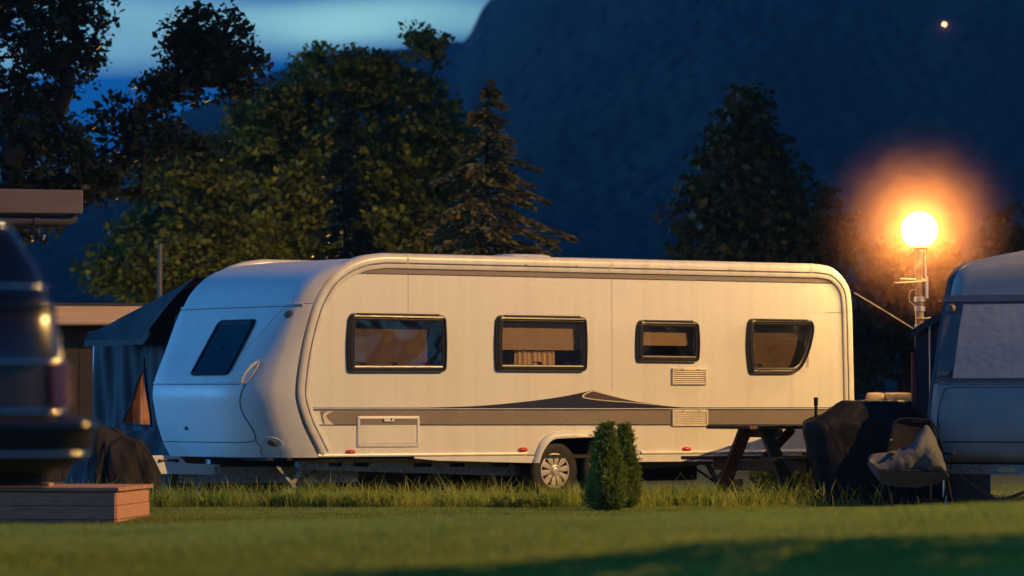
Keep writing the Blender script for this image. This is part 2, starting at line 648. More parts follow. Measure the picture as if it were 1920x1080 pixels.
def make_mountain():
    nx, ny = 740, 600
    xs = np.linspace(-235, 255, nx)
    ys = 560 + (2000 - 560) * np.linspace(0, 1, ny) ** 1.25
    X, Y = np.meshgrid(xs, ys)
    crest = np.interp(xs, [-260, -185, -165, -146, -127, -111, -90.4, -69, -40.4, -17.5, -15, -13, -10.6, -6.7, -2, 8, 46, 120, 190, 330],
                      [60, 70, 78, 87.5, 98, 107, 116.5, 124.5, 128, 131.5, 134, 138, 143, 147, 158, 178, 232, 280, 305, 340])
    ramp = np.clip((Y - 600) / 900, 0, 1)
    ramp = ramp ** 0.95
    Z = crest[None, :] * ramp - 0.4
    r = np.random.default_rng(3)
    # gullies and spurs
    for k in range(18):
        a = r.uniform(0, 6.28)
        f = r.uniform(0.008, 0.05)
        Z += ramp * (1 - ramp * 0.8) * 1.1 / (0.2 + f * 22) * np.sin((X * math.cos(a) * 1.6 + Y * math.sin(a) * 0.5) * f * 3 + r.uniform(0, 6))
    # tree crowns as domes
    cell = 3.9
    gx = np.floor(X / cell).astype(int)
    gy = np.floor(Y / cell / 1.4).astype(int)
    tab = r.random((400, 400, 4))
    dome = np.zeros_like(Z)
    for dx in (-1, 0, 1):
        for dy in (-1, 0, 1):
            cx, cyy = gx + dx, gy + dy
            q = tab[cx % 400, cyy % 400]
            px = (cx + 0.15 + 0.7 * q[..., 0]) * cell
            py = (cyy + 0.15 + 0.7 * q[..., 1]) * cell * 1.4
            rad = cell * (0.45 + 0.45 * q[..., 2])
            d2 = ((X - px) ** 2 + ((Y - py) / 1.2) ** 2) / rad ** 2
            dome = np.maximum(dome, (0.7 + 1.5 * q[..., 3]) * np.sqrt(np.clip(1 - d2, 0, 1)))
    Z += dome * np.clip((Y - 590) / 30, 0, 1)
    V = np.stack([X, Y, Z], -1).reshape(-1, 3)
    i = np.arange(nx * ny).reshape(ny, nx)
    F = np.stack([i[:-1, :-1], i[:-1, 1:], i[1:, 1:], i[1:, :-1]], -1).reshape(-1, 4)
    m = pm('forest_slope', (0.012, 0.021, 0.011), 0.95, spec=0.1, var=0.4, scale=0.03)
    o = numpy_mesh('mountain', V, F, m, smooth=True)
    tag(o, kind='structure')


make_mountain()

# ------------------------------------------------------------------ the big white caravan
THETA = R(35)
CARAVAN_AT = (0.4846, 45.0, 0.0)
CW = 2.5
cv = thing('caravan', 'large white twin-axle caravan with grey band and navy swoosh, lit orange along its side', 'caravan', CARAVAN_AT, THETA)

front_edge = [(-3.03, 0.50), (-3.127, 0.667), (-3.225, 0.84), (-3.312, 1.09), (-3.308, 1.31), (-3.251, 1.641), (-3.173, 1.918),
              (-3.082, 2.141), (-2.931, 2.354), (-2.733, 2.497), (-2.50, 2.585), (-2.234, 2.622)]
rear_edge = [(3.60, 2.622), (3.78, 2.605), (3.90, 2.56), (4.037, 2.445), (4.12, 2.244), (4.145, 1.698), (4.16, 1.09), (4.16, 0.50)]
fe = smooth_path(front_edge, 6)
re_ = smooth_path(rear_edge, 6)
roofline = [np.array((u, 2.622)) for u in np.linspace(-1.6, 3.2, 9)]
EDGE = fe + roofline + re_


def edge_offset(d):
    P = np.array(EDGE)
    a = np.vstack([P[:1], P[:-1]])
    b = np.vstack([P[1:], P[-1:]])
    t = b - a
    t /= np.linalg.norm(t, axis=1)[:, None]
    n = np.stack([t[:, 1], -t[:, 0]], 1)      # inwards (path runs front-bottom, up, over, rear-bottom)
    return P + n * d


def ue(z):
    zz = [p[1] for p in fe]
    uu = [p[0] for p in fe]
    return np.interp(z, zz, uu)


W1 = round_poly([(-2.685, 1.378), (-1.464, 1.383), (-1.45, 1.68), (-1.469, 1.985), (-2.67, 1.993), (-2.70, 1.68)], [0.06, 0.06, 0.5, 0.06, 0.06, 0.5])
W2 = round_poly([(-0.805, 1.398), (0.378, 1.396), (0.392, 1.69), (0.375, 1.988), (-0.80, 1.993), (-0.82, 1.69)], [0.06, 0.06, 0.5, 0.06, 0.06, 0.5])
W3 = round_poly([(1.072, 1.508), (1.915, 1.506), (1.934, 1.73), (1.912, 1.957), (1.085, 1.963), (1.062, 1.73)], [0.06, 0.06, 0.4, 0.06, 0.06, 0.4])
W4 = round_poly([(2.64, 1.38), (3.34, 1.385), (3.50, 1.64), (3.562, 1.90), (3.53, 1.998), (2.625, 1.998), (2.595, 1.70)], [0.07, 0.14, 0.5, 0.06, 0.07, 0.07, 0.5])
WINS = [W1, W2, W3, W4]

# side wall with window openings and the wheel cut-out
arch_cut = [(1.02, 0.50), (0.93, 0.60), (0.80, 0.675), (0.70, 0.69), (-0.02, 0.68), (-0.12, 0.64), (-0.20, 0.56), (-0.235, 0.50)]
outer = [tuple(p) for p in edge_offset(0.03)] + arch_cut
loops = [outer] + [[tuple(p) for p in inset(w, 0.03)] for w in WINS]


def tess(loops, fn):
    flat = [p for l in loops for p in l]
    tris = tessellate_polygon([[Vector((p[0], p[1], 0)) for p in l] for l in loops])
    return [fn(p) for p in flat], [tuple(t) for t in tris]


mb = MB()
mb.add(*tess(loops, lambda p: (p[0], 0.0, p[1])))
for l in loops[1:]:                                     # reveals of the openings
    mb.grid([[(p[0], 0.0, p[1]) for p in l], [(p[0], 0.035, p[1]) for p in l]], closed=True)
side = mb.build('side_wall', M['wall'], cv)
mb = MB()
mb.add(*tess([outer], lambda p: (p[0], CW, p[1])))
mb.build('side_wall', M['wall'], cv)

# edge rails, near and far
sect = [(0.148, 0.0), (0.148, -0.020), (0.140, -0.026), (0.106, -0.026), (0.100, -0.014), (0.092, -0.014), (0.086, -0.030),
        (0.040, -0.034), (0.012, -0.020), (-0.008, 0.012), (-0.014, 0.06), (-0.010, 0.11), (0.012, 0.135), (0.03, 0.138)]
offs = {d: edge_offset(d) for d, _ in sect}
for far in (0, 1):
    rows = []
    for d, v in sect:
        vv = v if not far else CW - v
        rows.append([(p[0], vv, p[1]) for p in offs[d]])
    t = MB().grid(rows).build('edge_rail', M['rail'], cv, smooth=True)
    if not far:
        # rail joints and the dark rubber line in the groove
        o1 = edge_offset(0.1045)
        o2 = edge_offset(0.0935)
        MB().grid([[(p[0], -0.0165, p[1]) for p in o1], [(p[0], -0.0165, p[1]) for p in o2]]).build('rubber_strip', M['seam'], t)
        for u in (-1.95, 0.72, 3.52):
            j = MB()
            j.grid([[(u + a, v - 0.004, 2.622 - d) for d, v in sect[1:11]] for a in (-0.012, -0.009, 0.009, 0.012)])
            j.build('rail_joint', M['cream'], t)
        for u in (-0.42, 0.25, 1.55, 2.35):
            MB().box((u, -0.035, 2.622 - 0.075), (0.03, 0.01, 0.012)).build('rail_clip', M['cream'], t)
# dark rubber between nose and rail at the front and a shadow gap at the rear
P = np.array(EDGE)
o1 = edge_offset(-0.012)
nfe = len(fe) - 10

# roof and rear panel
top = edge_offset(0.03)
i0 = next(i for i, p in enumerate(EDGE) if p[0] > -2.45 and p[1] > 2.5)
i1 = next(i for i, p in enumerate(EDGE) if p[0] >= 3.6)
MB().grid([[(p[0], v, p[1]) for p in top[i0:i1 + 1]] for v in (0.10, 0.9, 1.6, CW - 0.10)]).build('roof', M['grp'], cv, smooth=True)
rear = edge_offset(-0.012)[i1:]
MB().grid([[(p[0], v, p[1]) for p in rear] for v in (0.05, 0.9, 1.6, CW - 0.05)]).build('rear_panel', M['grp'], cv, smooth=True)
MB().bbox((-3.0, 0.03, 0.46), (4.15, CW - 0.03, 0.498)).build('floor', M['dark'], cv)

# nose
prof = smooth_path([(-3.63, 0.49), (-3.71, 0.62), (-3.775, 0.80), (-3.825, 1.00), (-3.845, 1.16), (-3.80, 1.31), (-3.60, 1.62), (-3.41, 1.94),
                    (-3.30, 2.10), (-3.15, 2.29), (-2.95, 2.44), (-2.70, 2.53), (-2.45, 2.575), (-2.20, 2.59)], 5)


def nose(z, f, v, out=0.0):
    e = ue(z) if z < 2.58 else f
    e = max(e, f)
    r = float(np.interp(z, [0.45, 1.25, 2.05, 2.2, 2.6], [0.80, 0.85, 0.34, 0.25, 0.2]))
    q = min(v, CW - v) + 0.026
    if q >= r:
        g = 1.0
    else:
        x = 1 - q / r
        g = (1 - x ** 2.1) ** (1 / 2.1)
    bow = 0.05 * (1 - ((v - CW / 2) / (CW / 2)) ** 2)
    return e + (f - e) * g - bow * g - out


def fz(z):
    zz = [p[1] for p in prof]
    uu = [p[0] for p in prof]
    return float(np.interp(z, zz, uu))


vs = np.concatenate([np.linspace(0, 0.9, 22) ** 1.0 * 1.0, np.linspace(1.0, 1.5, 5), CW - np.linspace(0.9, 0, 22)])
vs[0] = -0.025
vs[-1] = CW + 0.025


def nose_patch(z0, z1, n, v_list, out=0.0):
    rows = []
    for z in np.linspace(z0, z1, n):
        rows.append([(nose(z, fz(z), v, out), v, z) for v in v_list])
    return rows


lower = [(p[0], p[1]) for p in prof if p[1] <= 2.085]
rows = [[(nose(p[1], p[0], v), v, p[1]) for v in vs] for p in lower] + [[(nose(2.085, fz(2.085), v), v, 2.085) for v in vs]]
MB().grid(rows).build('front_panel', M['grp'], cv, smooth=True)
upper = [(fz(2.095), 2.095)] + [(p[0], p[1]) for p in prof if p[1] > 2.10]
rows = [[(nose(p[1], p[0], v) + 0.004, v + (0.012 if v < 1 else -0.012), p[1] - 0.004) for v in vs] for p in upper]
MB().grid(rows).build('roof_cap', M['grp'], cv, smooth=True)


def nose_line(path_zv, w=0.008, out=0.004, mat='seam', name='panel_seam'):
    """thin raised line following the nose; path of (z, v)"""
    pts = [(nose(z, fz(z), v, out), v, z) for z, v in path_zv]
    return MB().tube(pts, w, 6).build(name, M[mat], cv, smooth=True)


vv = np.linspace(0.02, CW - 0.02, 40)
nose_line([(2.085, v) for v in vv], 0.010, 0.004, 'grp', 'cap_moulding')
nose_line([(2.062, v) for v in vv], 0.0045, 0.001)
nose_line([(1.268, v) for v in np.linspace(0.30, CW - 0.30, 30)], 0.010, 0.002, 'grp', 'locker_moulding')
nose_line([(1.25, v) for v in np.linspace(0.30, CW - 0.30, 30)], 0.004, 0.001)
door = smooth_path([(1.25, 0.30), (1.15, 0.34), (1.00, 0.36), (0.85, 0.31), (0.75, 0.28), (0.67, 0.30), (0.645, 0.42)], 5)
nose_line([tuple(p) for p in door], 0.005, 0.001)
nose_line([(z, CW - v) for z, v in door], 0.005, 0.001)
nose_line([(0.645, v) for v in np.linspace(0.42, CW - 0.42, 26)], 0.005, 0.001)
nose_line([tuple(p) for p in smooth_path([(0.66, 0.29), (0.60, 0.26), (0.55, 0.29), (0.50, 0.29)], 4)], 0.004, 0.001)
MB().box((nose(0.79, fz(0.79), 1.38) - 0.012, 1.38, 0.79), (0.02, 0.05, 0.035)).build('locker_lock', M['blackmetal'], cv, bevel=0.006)
# the raised edge between flat window panel and corner moulding
nose_line([tuple(p) for p in smooth_path([(2.04, 0.22), (1.80, 0.36), (1.55, 0.56), (1.35, 0.78)], 8)], 0.006, -0.002, 'grp', 'corner_crease')

# front window
fw = round_poly([(0.56, 1.345), (1.27, 1.345), (1.27, 1.935), (0.56, 1.935)], 0.07, 4)


def on_nose(p, out):
    return (nose(p[1], fz(p[1]), p[0], out), p[0], p[1])


def nose_ring(outl, sec, name, mat, parent):
    return MB().grid([[on_nose(p, o) for p in inset(outl, d)] for d, o in sec], closed=True).build(name, mat, parent, smooth=True)


fr = nose_ring(fw, [(0.0, 0.0), (0.0, 0.025), (0.012, 0.038), (0.035, 0.036), (0.045, 0.02), (0.045, 0.0)], 'front_window', M['frame'], cv)
ip = inset(fw, 0.04)
c = ip.mean(0)
MB().grid([[on_nose(p, 0.022) for p in (c + (ip - c) * s)] for s in (1.0, 0.7, 0.4, 0.05)], closed=True).build('pane', M['paned'], fr, smooth=True)
MB().grid([[on_nose(p, 0.006) for p in (c + (ip - c) * s)] for s in (1.0, 0.7, 0.4, 0.05)], closed=True).build('blind', M['screen'], fr)

# grab handle in its dish, marker lamp, corner lamps
def nose_disc(zc, vc, rz, rv, sec, name, mat, parent, tilt=0.0, n=20):
    rows = []
    for s, o in sec:
        row = []
        for k in range(n):
            t = 2 * math.pi * k / n
            a, b = rv * s * math.cos(t), rz * s * math.sin(t)
            row.append(on_nose((vc + a * math.cos(tilt) - b * math.sin(tilt), zc + a * math.sin(tilt) + b * math.cos(tilt)), o))
        rows.append(row)
    return MB().grid(rows, closed=True).build(name, mat, parent, smooth=True)


hd = nose_disc(1.37, 0.30, 0.13, 0.045, [(1.15, 0.0), (1.05, 0.008), (0.95, 0.004), (0.6, 0.003), (0.05, 0.003)], 'handle_dish', M['grp'], cv, 0.35)
MB().tube([on_nose(p, o) for p, o in [((0.345, 1.26), 0.004), ((0.335, 1.29), 0.035), ((0.30, 1.38), 0.05), ((0.27, 1.45), 0.035), ((0.262, 1.48), 0.004)]], 0.016, 8).build('grab_handle', M['rail'], hd, smooth=True)
nose_disc(1.98, 0.11, 0.035, 0.035, [(1.2, 0.0), (1.1, 0.014), (0.8, 0.018), (0.05, 0.02)], 'marker_lamp', M['greytrim'], cv)
nose_disc(1.98, CW - 0.11, 0.035, 0.035, [(1.2, 0.0), (1.1, 0.014), (0.8, 0.018), (0.05, 0.02)], 'marker_lamp', M['greytrim'], cv)
for vc in (0.16, CW - 0.16):
    lp = nose_disc(0.64, vc, 0.055, 0.07, [(1.25, 0.0), (1.15, 0.008), (0.95, 0.002), (0.05, 0.002)], 'corner_lamp_dish', M['grp'], cv)
    nose_disc(0.64, vc - 0.015, 0.036, 0.036, [(1.0, 0.004), (0.9, 0.022), (0.6, 0.026), (0.05, 0.027)], 'lamp', M['greytrim'], lp)


# windows in the side
def side_window(outl, name, blind_from=None, curtains=False, hinge=True):
    sec = [(-0.004, 0.0), (0.0, -0.022), (0.004, -0.040), (0.014, -0.056), (0.030, -0.060), (0.040, -0.052), (0.044, -0.046), (0.052, -0.050), (0.066, -0.046), (0.072, -0.034)]
    f = MB().grid([[(p[0], v, p[1]) for p in inset(outl, d)] for d, v in sec], closed=True).build('window', M['frame'], cv, smooth=True)
    ip = inset(outl, 0.066)
    c = ip.mean(0)
    MB().add(*tess([[tuple(p) for p in ip]], lambda p: (p[0], -0.038, p[1]))).build('pane', M['pane'], f)
    lo, hi = ip.min(0), ip.max(0)
    # hinge rail on top, catches at the bottom, stays at the sides
    MB().bbox((lo[0] + 0.03, -0.066, hi[1] + 0.042), (hi[0] - 0.05, -0.02, hi[1] + 0.066)).build('hinge_rail', M['frame'], f, bevel=0.008)
    k = 3 if hi[0] - lo[0] > 0.9 else 2
    for i in range(k):
        u = lo[0] + 0.12 + (hi[0] - lo[0] - 0.3) * i / max(1, k - 1)
        c_ = MB()
        c_.box((u, -0.02, lo[1] + 0.03), (0.05, 0.02, 0.03))
        c_.box((u - 0.035, -0.022, lo[1] + 0.042), (0.09, 0.012, 0.012))
        c_.build('catch', M['blackmetal'], f)
    for u in (lo[0] + 0.012, hi[0] - 0.012):
        MB().tube([(u, -0.02, lo[1] + 0.02), (u, -0.018, lo[1] + 0.55 * (hi[1] - lo[1]))], 0.006, 6).build('stay', M['alum'], f)
    # cassette blind and inner room
    zb = lo[1] if blind_from is None else blind_from
    bl = MB()
    rows = []
    nz_ = max(2, int((hi[1] - zb + 0.06) / 0.010))
    for i in range(nz_ + 1):
        z = zb - 0.03 + (hi[1] - zb + 0.06) * i / nz_
        d = 0.055 + (0.0025 if i % 2 else 0.0) if blind_from is not None else 0.10
        rows.append([(lo[0] - 0.03, d, z), (hi[0] + 0.03, d, z)])
    bl.grid(rows).build('blind', M['blind'] if blind_from is not None else M['screen'], f)
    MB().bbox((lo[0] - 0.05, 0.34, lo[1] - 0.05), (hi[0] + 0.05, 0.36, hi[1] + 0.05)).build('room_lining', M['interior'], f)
    if curtains:
        cu = MB()
        rows = []
        us = np.linspace(lo[0] + 0.27, hi[0] - 0.27, 60)
        for z in np.linspace(lo[1] - 0.03, zb + 0.02, 6):
            rows.append([(u, 0.10 + 0.012 * math.sin((u - lo[0]) * 95) + 0.006 * math.sin(u * 37), z) for u in us])
        cu.grid(rows).build('curtain', M['curtain'], f, smooth=True)
    return f


side_window(W1, 'window')
side_window(W2, 'window', blind_from=1.66, curtains=True)
side_window(W3, 'window', blind_from=1.72)
side_window(W4, 'window')


# decals
def decal(pts, mat, name, v=-0.003):
    return MB().add(*tess([[tuple(p) for p in pts]], lambda p: (p[0], v, p[1]))).build(name, M[mat], cv)


decal([(-3.03, 0.972), (-3.00, 0.86), (-2.96, 0.826), (4.02, 0.812), (4.02, 0.978)], 'greyband', 'grey_band')
decal([(-3.19, 1.008), (-3.19, 1.002), (4.02, 1.000), (4.02, 1.008)], 'navy', 'pinstripe', -0.004)
decal([(-3.19, 0.992), (-3.19, 0.978), (4.02, 0.978), (4.02, 0.990)], 'navy', 'pinstripe', -0.005)
decal([(-3.05, 0.833), (-3.05, 0.824), (4.02, 0.806), (4.02, 0.815)], 'navy', 'pinstripe', -0.006)
decal([tuple(p) for p in smooth_path([(-3.0, 0.93), (-2.955, 0.965), (-2.86, 0.972)], 5)] + [tuple(p) for p in smooth_path([(-2.90, 0.957), (-2.955, 0.925), (-2.92, 0.875), (-2.86, 0.832)], 5)] + [(-2.97, 0.832)], 'cream', 'band_flourish', -0.0065)
sw_top = smooth_path([(-1.75, 1.006), (-1.0, 1.028), (-0.30, 1.083), (0.15, 1.138), (0.475, 1.196)], 8)
sw_dn = smooth_path([(0.475, 1.196), (0.80, 1.118), (1.20, 1.046), (1.75, 1.005)], 8)
decal(sw_top + sw_dn[1:], 'navy', 'swoosh', -0.0045)
leaf_o = [tuple(p) for p in smooth_path([(0.47, 1.193), (0.395, 1.172), (0.338, 1.140), (0.37, 1.108), (0.60, 1.082), (1.0, 1.058), (1.52, 1.024)], 8)]
leaf_e = [tuple(p) for p in smooth_path([(1.52, 1.024), (1.10, 1.071), (0.80, 1.122), (0.47, 1.193)], 8)][1:-1]
decal(leaf_o + leaf_e, 'cream', 'swoosh_outline', -0.0062)
leaf_i = [tuple(p) for p in smooth_path([(0.485, 1.184), (0.42, 1.166), (0.362, 1.138), (0.39, 1.116), (0.60, 1.092), (1.0, 1.067), (1.40, 1.037)], 8)]
leaf_j = [tuple(p) for p in smooth_path([(1.40, 1.037), (1.09, 1.069), (0.80, 1.118), (0.485, 1.184)], 8)][1:-1]
decal(leaf_i + leaf_j, 'plum', 'swoosh_leaf', -0.0078)
bt = edge_offset(0.142)
band_top = [tuple(p) for p in bt if p[1] > 2.415 and p[0] < 3.95]
decal(band_top + [(3.86, 2.413), (-2.70, 2.413)], 'greyband', 'upper_band', -0.003)
decal([(-2.72, 2.418), (-2.72, 2.411), (3.87, 2.411), (3.87, 2.418)], 'navy', 'pinstripe', -0.005)

for u in (-1.93, 0.74):
    MB().bbox((u - 0.002, -0.0012, 2.02 if u < 0 else 1.2), (u + 0.002, 0.0, 2.41)).build('panel_joint', M['greyband'], cv)

# vents
def vent(u0, z0, u1, z1):
    o = rrect(u0, z0, u1, z1, 0.015, 3)
    f = MB().grid([[(p[0], v, p[1]) for p in inset(o, d)] for d, v in [(0, 0), (0.002, -0.018), (0.008, -0.024), (0.026, -0.024), (0.030, -0.010), (0.030, -0.003)]], closed=True).build('vent', M['cream'], cv, smooth=True)
    MB().bbox((u0 + 0.025, -0.006, z0 + 0.025), (u1 - 0.025, -0.0035, z1 - 0.025)).build('backing', M['dark'], f)
    n = 6
    for i in range(n):
        z = z0 + 0.03 + (z1 - z0 - 0.06) * (i + 0.5) / n
        MB().box(((u0 + u1) / 2, -0.014, z), (u1 - u0 - 0.062, 0.004, 0.0145), Matrix.Rotation(R(-30), 3, 'X')).build('slat', M['cream'], f)
    for s in (0.28, 0.72):
        MB().box((u0 + (u1 - u0) * s, -0.026, z1 - 0.016), (0.03, 0.006, 0.007)).build('clip', M['dark'], f)


vent(1.549, 1.255, 2.039, 1.442)
vent(1.549, 0.796, 2.054, 0.984)

# service hatch
o = rrect(-2.574, 0.592, -1.789, 0.921, 0.02, 3)
h = MB().grid([[(p[0], v, p[1]) for p in inset(o, d)] for d, v in [(0, 0), (0.003, -0.012), (0.010, -0.016), (0.030, -0.016), (0.036, -0.010), (0.036, -0.002)]], closed=True).build('service_hatch', M['grp'], cv, smooth=True)
MB().bbox((-2.535, -0.0088, 0.632), (-1.828, -0.0075, 0.882)).build('hatch_panel', M['wall'], h)
MB().bbox((-2.535, -0.0105, 0.826), (-1.828, -0.0092, 0.882)).build('hatch_band', M['greyband'], h)
lk = MB().prism(rrect(-2.25, 0.862, -2.12, 0.905, 0.015, 3), -0.028, -0.010).build('hatch_lock', M['grp'], h, bevel=0.004)
MB().lathe([(0.012, -0.0285), (0.012, -0.031), (0.001, -0.031)], (-2.16, 0, 0.883), 'y', 12).build('keyhole', M['dark'], lk)

# side marker lamps
for u, z in ((-2.653, 0.545), (-0.452, 0.555), (1.763, 0.547)):
    b_ = MB().grid([[(u + 0.062 * s * math.cos(t), -dv, z + 0.026 * s * math.sin(t)) for t in np.linspace(0, 2 * math.pi, 20, endpoint=False)] for s, dv in ((1, 0.0), (0.95, 0.014), (0.6, 0.026), (0.05, 0.03))], closed=True)
    b_.build('side_marker', M['redlens'], cv, smooth=True)

# wheel arch moulding, lower rails, skirts
arch_out = [tuple(p) for p in smooth_path([(-0.325, 0.412), (-0.275, 0.54), (-0.20, 0.66), (-0.10, 0.728), (0.02, 0.746), (0.40, 0.752), (0.72, 0.748), (0.86, 0.722), (0.97, 0.64), (1.06, 0.53), (1.10, 0.412)], 5)]
arch_in = [tuple(p) for p in smooth_path([(-0.265, 0.412), (-0.22, 0.52), (-0.15, 0.612), (-0.07, 0.662), (0.03, 0.674), (0.40, 0.682), (0.70, 0.676), (0.81, 0.652), (0.91, 0.585), (0.98, 0.505), (1.02, 0.412)], 5)]
mb = MB()
mb.grid([[(a[0], -0.0, a[1]) for a in arch_out], [(a[0], -0.02, a[1]) for a in arch_out],
         [(0.6 * a[0] + 0.4 * b[0], -0.050, 0.6 * a[1] + 0.4 * b[1]) for a, b in zip(arch_out, arch_in)],
         [(0.15 * a[0] + 0.85 * b[0], -0.056, 0.15 * a[1] + 0.85 * b[1]) for a, b in zip(arch_out, arch_in)],
         [(b[0], -0.050, b[1]) for b in arch_in], [(b[0], 0.02, b[1]) for b in arch_in]])
wa = mb.build('wheel_arch', M['grp'], cv, smooth=True)
MB().bbox((0.39, -0.062, 0.70), (0.43, -0.050, 0.722)).build('arch_clip', M['cream'], wa)
MB().grid([[(0.7 * a[0] + 0.3 * b[0] , 0.015, a[1] - 0.01) for a, b in zip(arch_out, arch_in)], [(a[0], 0.62, a[1] - 0.01) for a in arch_out]]).build('wheel_box', M['dark'], cv)
MB().bbox((-0.3, 0.60, 0.42), (1.1, 0.62, 0.75)).build('wheel_box', M['dark'], cv)
for u0, u1 in ((-3.06, -0.40), (1.13, 4.10)):
    o_ = MB().grid([[(u, v, z) for u in (u0, u0 + 0.03, (u0 + u1) / 2, u1 - 0.03, u1)] for v, z in ((0.0, 0.53), (-0.018, 0.526), (-0.024, 0.51), (-0.018, 0.496), (0.0, 0.492))])
    o_.build('bottom_rail', M['rail'], cv, smooth=True)
MB().prism([(-1.86, 0.489), (-1.86, 0.470), (-1.55, 0.445), (-0.34, 0.410), (-0.30, 0.489)], -0.014, 0.0).build('skirt', M['grp'], cv, bevel=0.004)
MB().prism([(1.09, 0.489), (1.10, 0.410), (2.2, 0.408), (3.4, 0.45), (3.4, 0.489)], -0.014, 0.0).build('skirt', M['grp'], cv, bevel=0.004)
MB().bbox((4.10, -0.03, 0.46), (4.175, 0.05, 0.53)).build('bottom_rail_end', M['rail'], cv, bevel=0.01)
# tail lamp seen past the rear rail, roof vent
MB().prism(rrect(0.10, 0.95, 0.30, 1.35, 0.04), 4.165, 4.215, 'yz').build('tail_lamp', M['redlens'], cv, bevel=0.01)
rv = MB().grid([[(-0.12 + a * 0.26 * s, 0.55 + b * 0.26 * s, z) for a, b in [(-1, -1), (-0.3, -1.05), (0.3, -1.05), (1, -1), (1.05, 0), (1, 1), (0, 1.05), (-1, 1), (-1.05, 0)]] for s, z in ((1.0, 2.59), (1.0, 2.635), (0.93, 2.66), (0.7, 2.675), (0.02, 2.68))], closed=True)
rv.build('roof_vent', M['rail'], cv, smooth=True)

# wheels
def wheel(u, vface, z, r, parent, cap=True, rim=0.19):
    ty = MB().lathe([(rim, vface + 0.02), (rim + 0.012, vface + 0.006), (r - 0.05, vface), (r - 0.02, vface + 0.012), (r - 0.004, vface + 0.03), (r, vface + 0.06), (r, vface + 0.15), (r - 0.02, vface + 0.185), (rim, vface + 0.19)], (0, 0, 0), 'y', 40)
    w = bpy.data.objects.new('wheel', None)
    COL.objects.link(w)
    w.parent = parent
    w.location = (u, 0, z)
    ty.build('tyre', M['tyre'], w, smooth=True)
    MB().lathe([(rim + 0.002, vface + 0.03), (rim, vface + 0.05), (0.001, vface + 0.055)], (0, 0, 0), 'y', 32).build('wheel_disc', M['dark'], w)
    h = MB()
    h.lathe([(rim + 0.004, vface + 0.020), (rim - 0.001, vface + 0.004), (rim - 0.014, vface + 0.002), (rim - 0.020, vface + 0.018)], (0, 0, 0), 'y', 40)
    h.lathe([(0.066, vface + 0.024), (0.062, vface - 0.002), (0.052, vface - 0.006), (0.047, vface + 0.004), (0.044, vface + 0.006), (0.040, vface - 0.010), (0.02, vface - 0.015), (0.001, vface - 0.016)], (0, 0, 0), 'y', 28)
    for k in range(10):
        t = 2 * math.pi * (k + 0.25) / 10
        rows = []
        for rr, half, dv in ((0.045, 0.016, 0.004), (0.08, 0.022, 0.002), (0.12, 0.030, 0.000), (rim - 0.012, 0.036, 0.006)):
            row = []
            for s, e in ((-1, 0.022), (-0.92, 0.002), (0, 0.0), (0.92, 0.002), (1, 0.022)):
                a = half * s
                row.append((rr * math.cos(t) - a * math.sin(t), vface + dv + e, rr * math.sin(t) + a * math.cos(t)))
            rows.append(row)
        h.grid(rows)
    h.build('hubcap', M['alloy'], w, smooth=True)
    return w


wheel(0.0, 0.03, 0.325, 0.315, cv)
wheel(0.70, 0.03, 0.325, 0.315, cv)
wheel(0.0, CW - 0.25, 0.325, 0.315, cv)
wheel(0.70, CW - 0.25, 0.325, 0.315, cv)

# chassis
ch = MB()
holes = [(-2.72, -2.56), (-2.42, -2.22), (-1.66, -1.42), (-1.20, -1.00), (-0.66, -0.42)]


def hole(u0, u1, z0, z1):
    return round_poly([(u0, z0), (u1, z0), (u1, z1), (u0, z1)], 0.03, 3)


def beam_with_holes(outl, hs, v0, v1):
    b = MB()
    loops_ = [outl] + hs
    for v in (v0, v1):
        b.add(*tess(loops_, lambda p, v=v: (p[0], v, p[1])))
    for l in loops_:
        b.grid([[(p[0], v0, p[1]) for p in l], [(p[0], v1, p[1]) for p in l]], closed=True)
    return b


hs = [hole(a, b, 0.392 - 0.03 * (a + 3) / 2.6, 0.435 - 0.03 * (a + 3) / 2.6) for a, b in holes]
beam_with_holes([(-3.1, 0.362), (-0.22, 0.262), (-0.22, 0.36), (-0.6, 0.455), (-3.1, 0.455)], hs, 0.30, 0.306).build('chassis_beam', M['galv'], cv)
beam_with_holes([(0.98, 0.30), (2.9, 0.40), (3.9, 0.43), (3.9, 0.455), (0.98, 0.455)], [], 0.30, 0.306).build('chassis_beam', M['galv'], cv)
beam_with_holes([(-3.1, 0.362), (-0.22, 0.262), (-0.22, 0.36), (-0.6, 0.455), (-3.1, 0.455)], [], CW - 0.306, CW - 0.30).build('chassis_beam', M['galv'], cv)
# drawbar: two beams converging forward, and the white coupling cover
mb = MB()
mb.beam((-2.2, 0.55, 0.30), (-4.05, 1.14, 0.30), 0.012, 0.17)
mb.build('drawbar', M['galv'], cv)
MB().beam((-2.2, CW - 0.55, 0.30), (-4.05, CW - 1.14, 0.30), 0.012, 0.17).build('drawbar', M['galv'], cv)
dc = MB().prism([(-4.95, 0.33), (-3.62, 0.30), (-3.62, 0.41), (-4.02, 0.425), (-4.12, 0.50), (-4.2, 0.51), (-4.95, 0.51)], 1.02, 1.48).build('drawbar_cover', M['grp'], cv, bevel=0.015)
MB().tube([(-4.36, 1.010, 0.455), (-4.30, 1.006, 0.462), (-4.20, 1.006, 0.46), (-4.14, 1.010, 0.455)], [0.018, 0.01, 0.01, 0.02], 8).build('cover_slot', M['blackmetal'], dc)
MB().box((-3.0, 0.45, 0.475), (1.1, 0.5, 0.03)).build('locker_floor', M['dark'], cv)


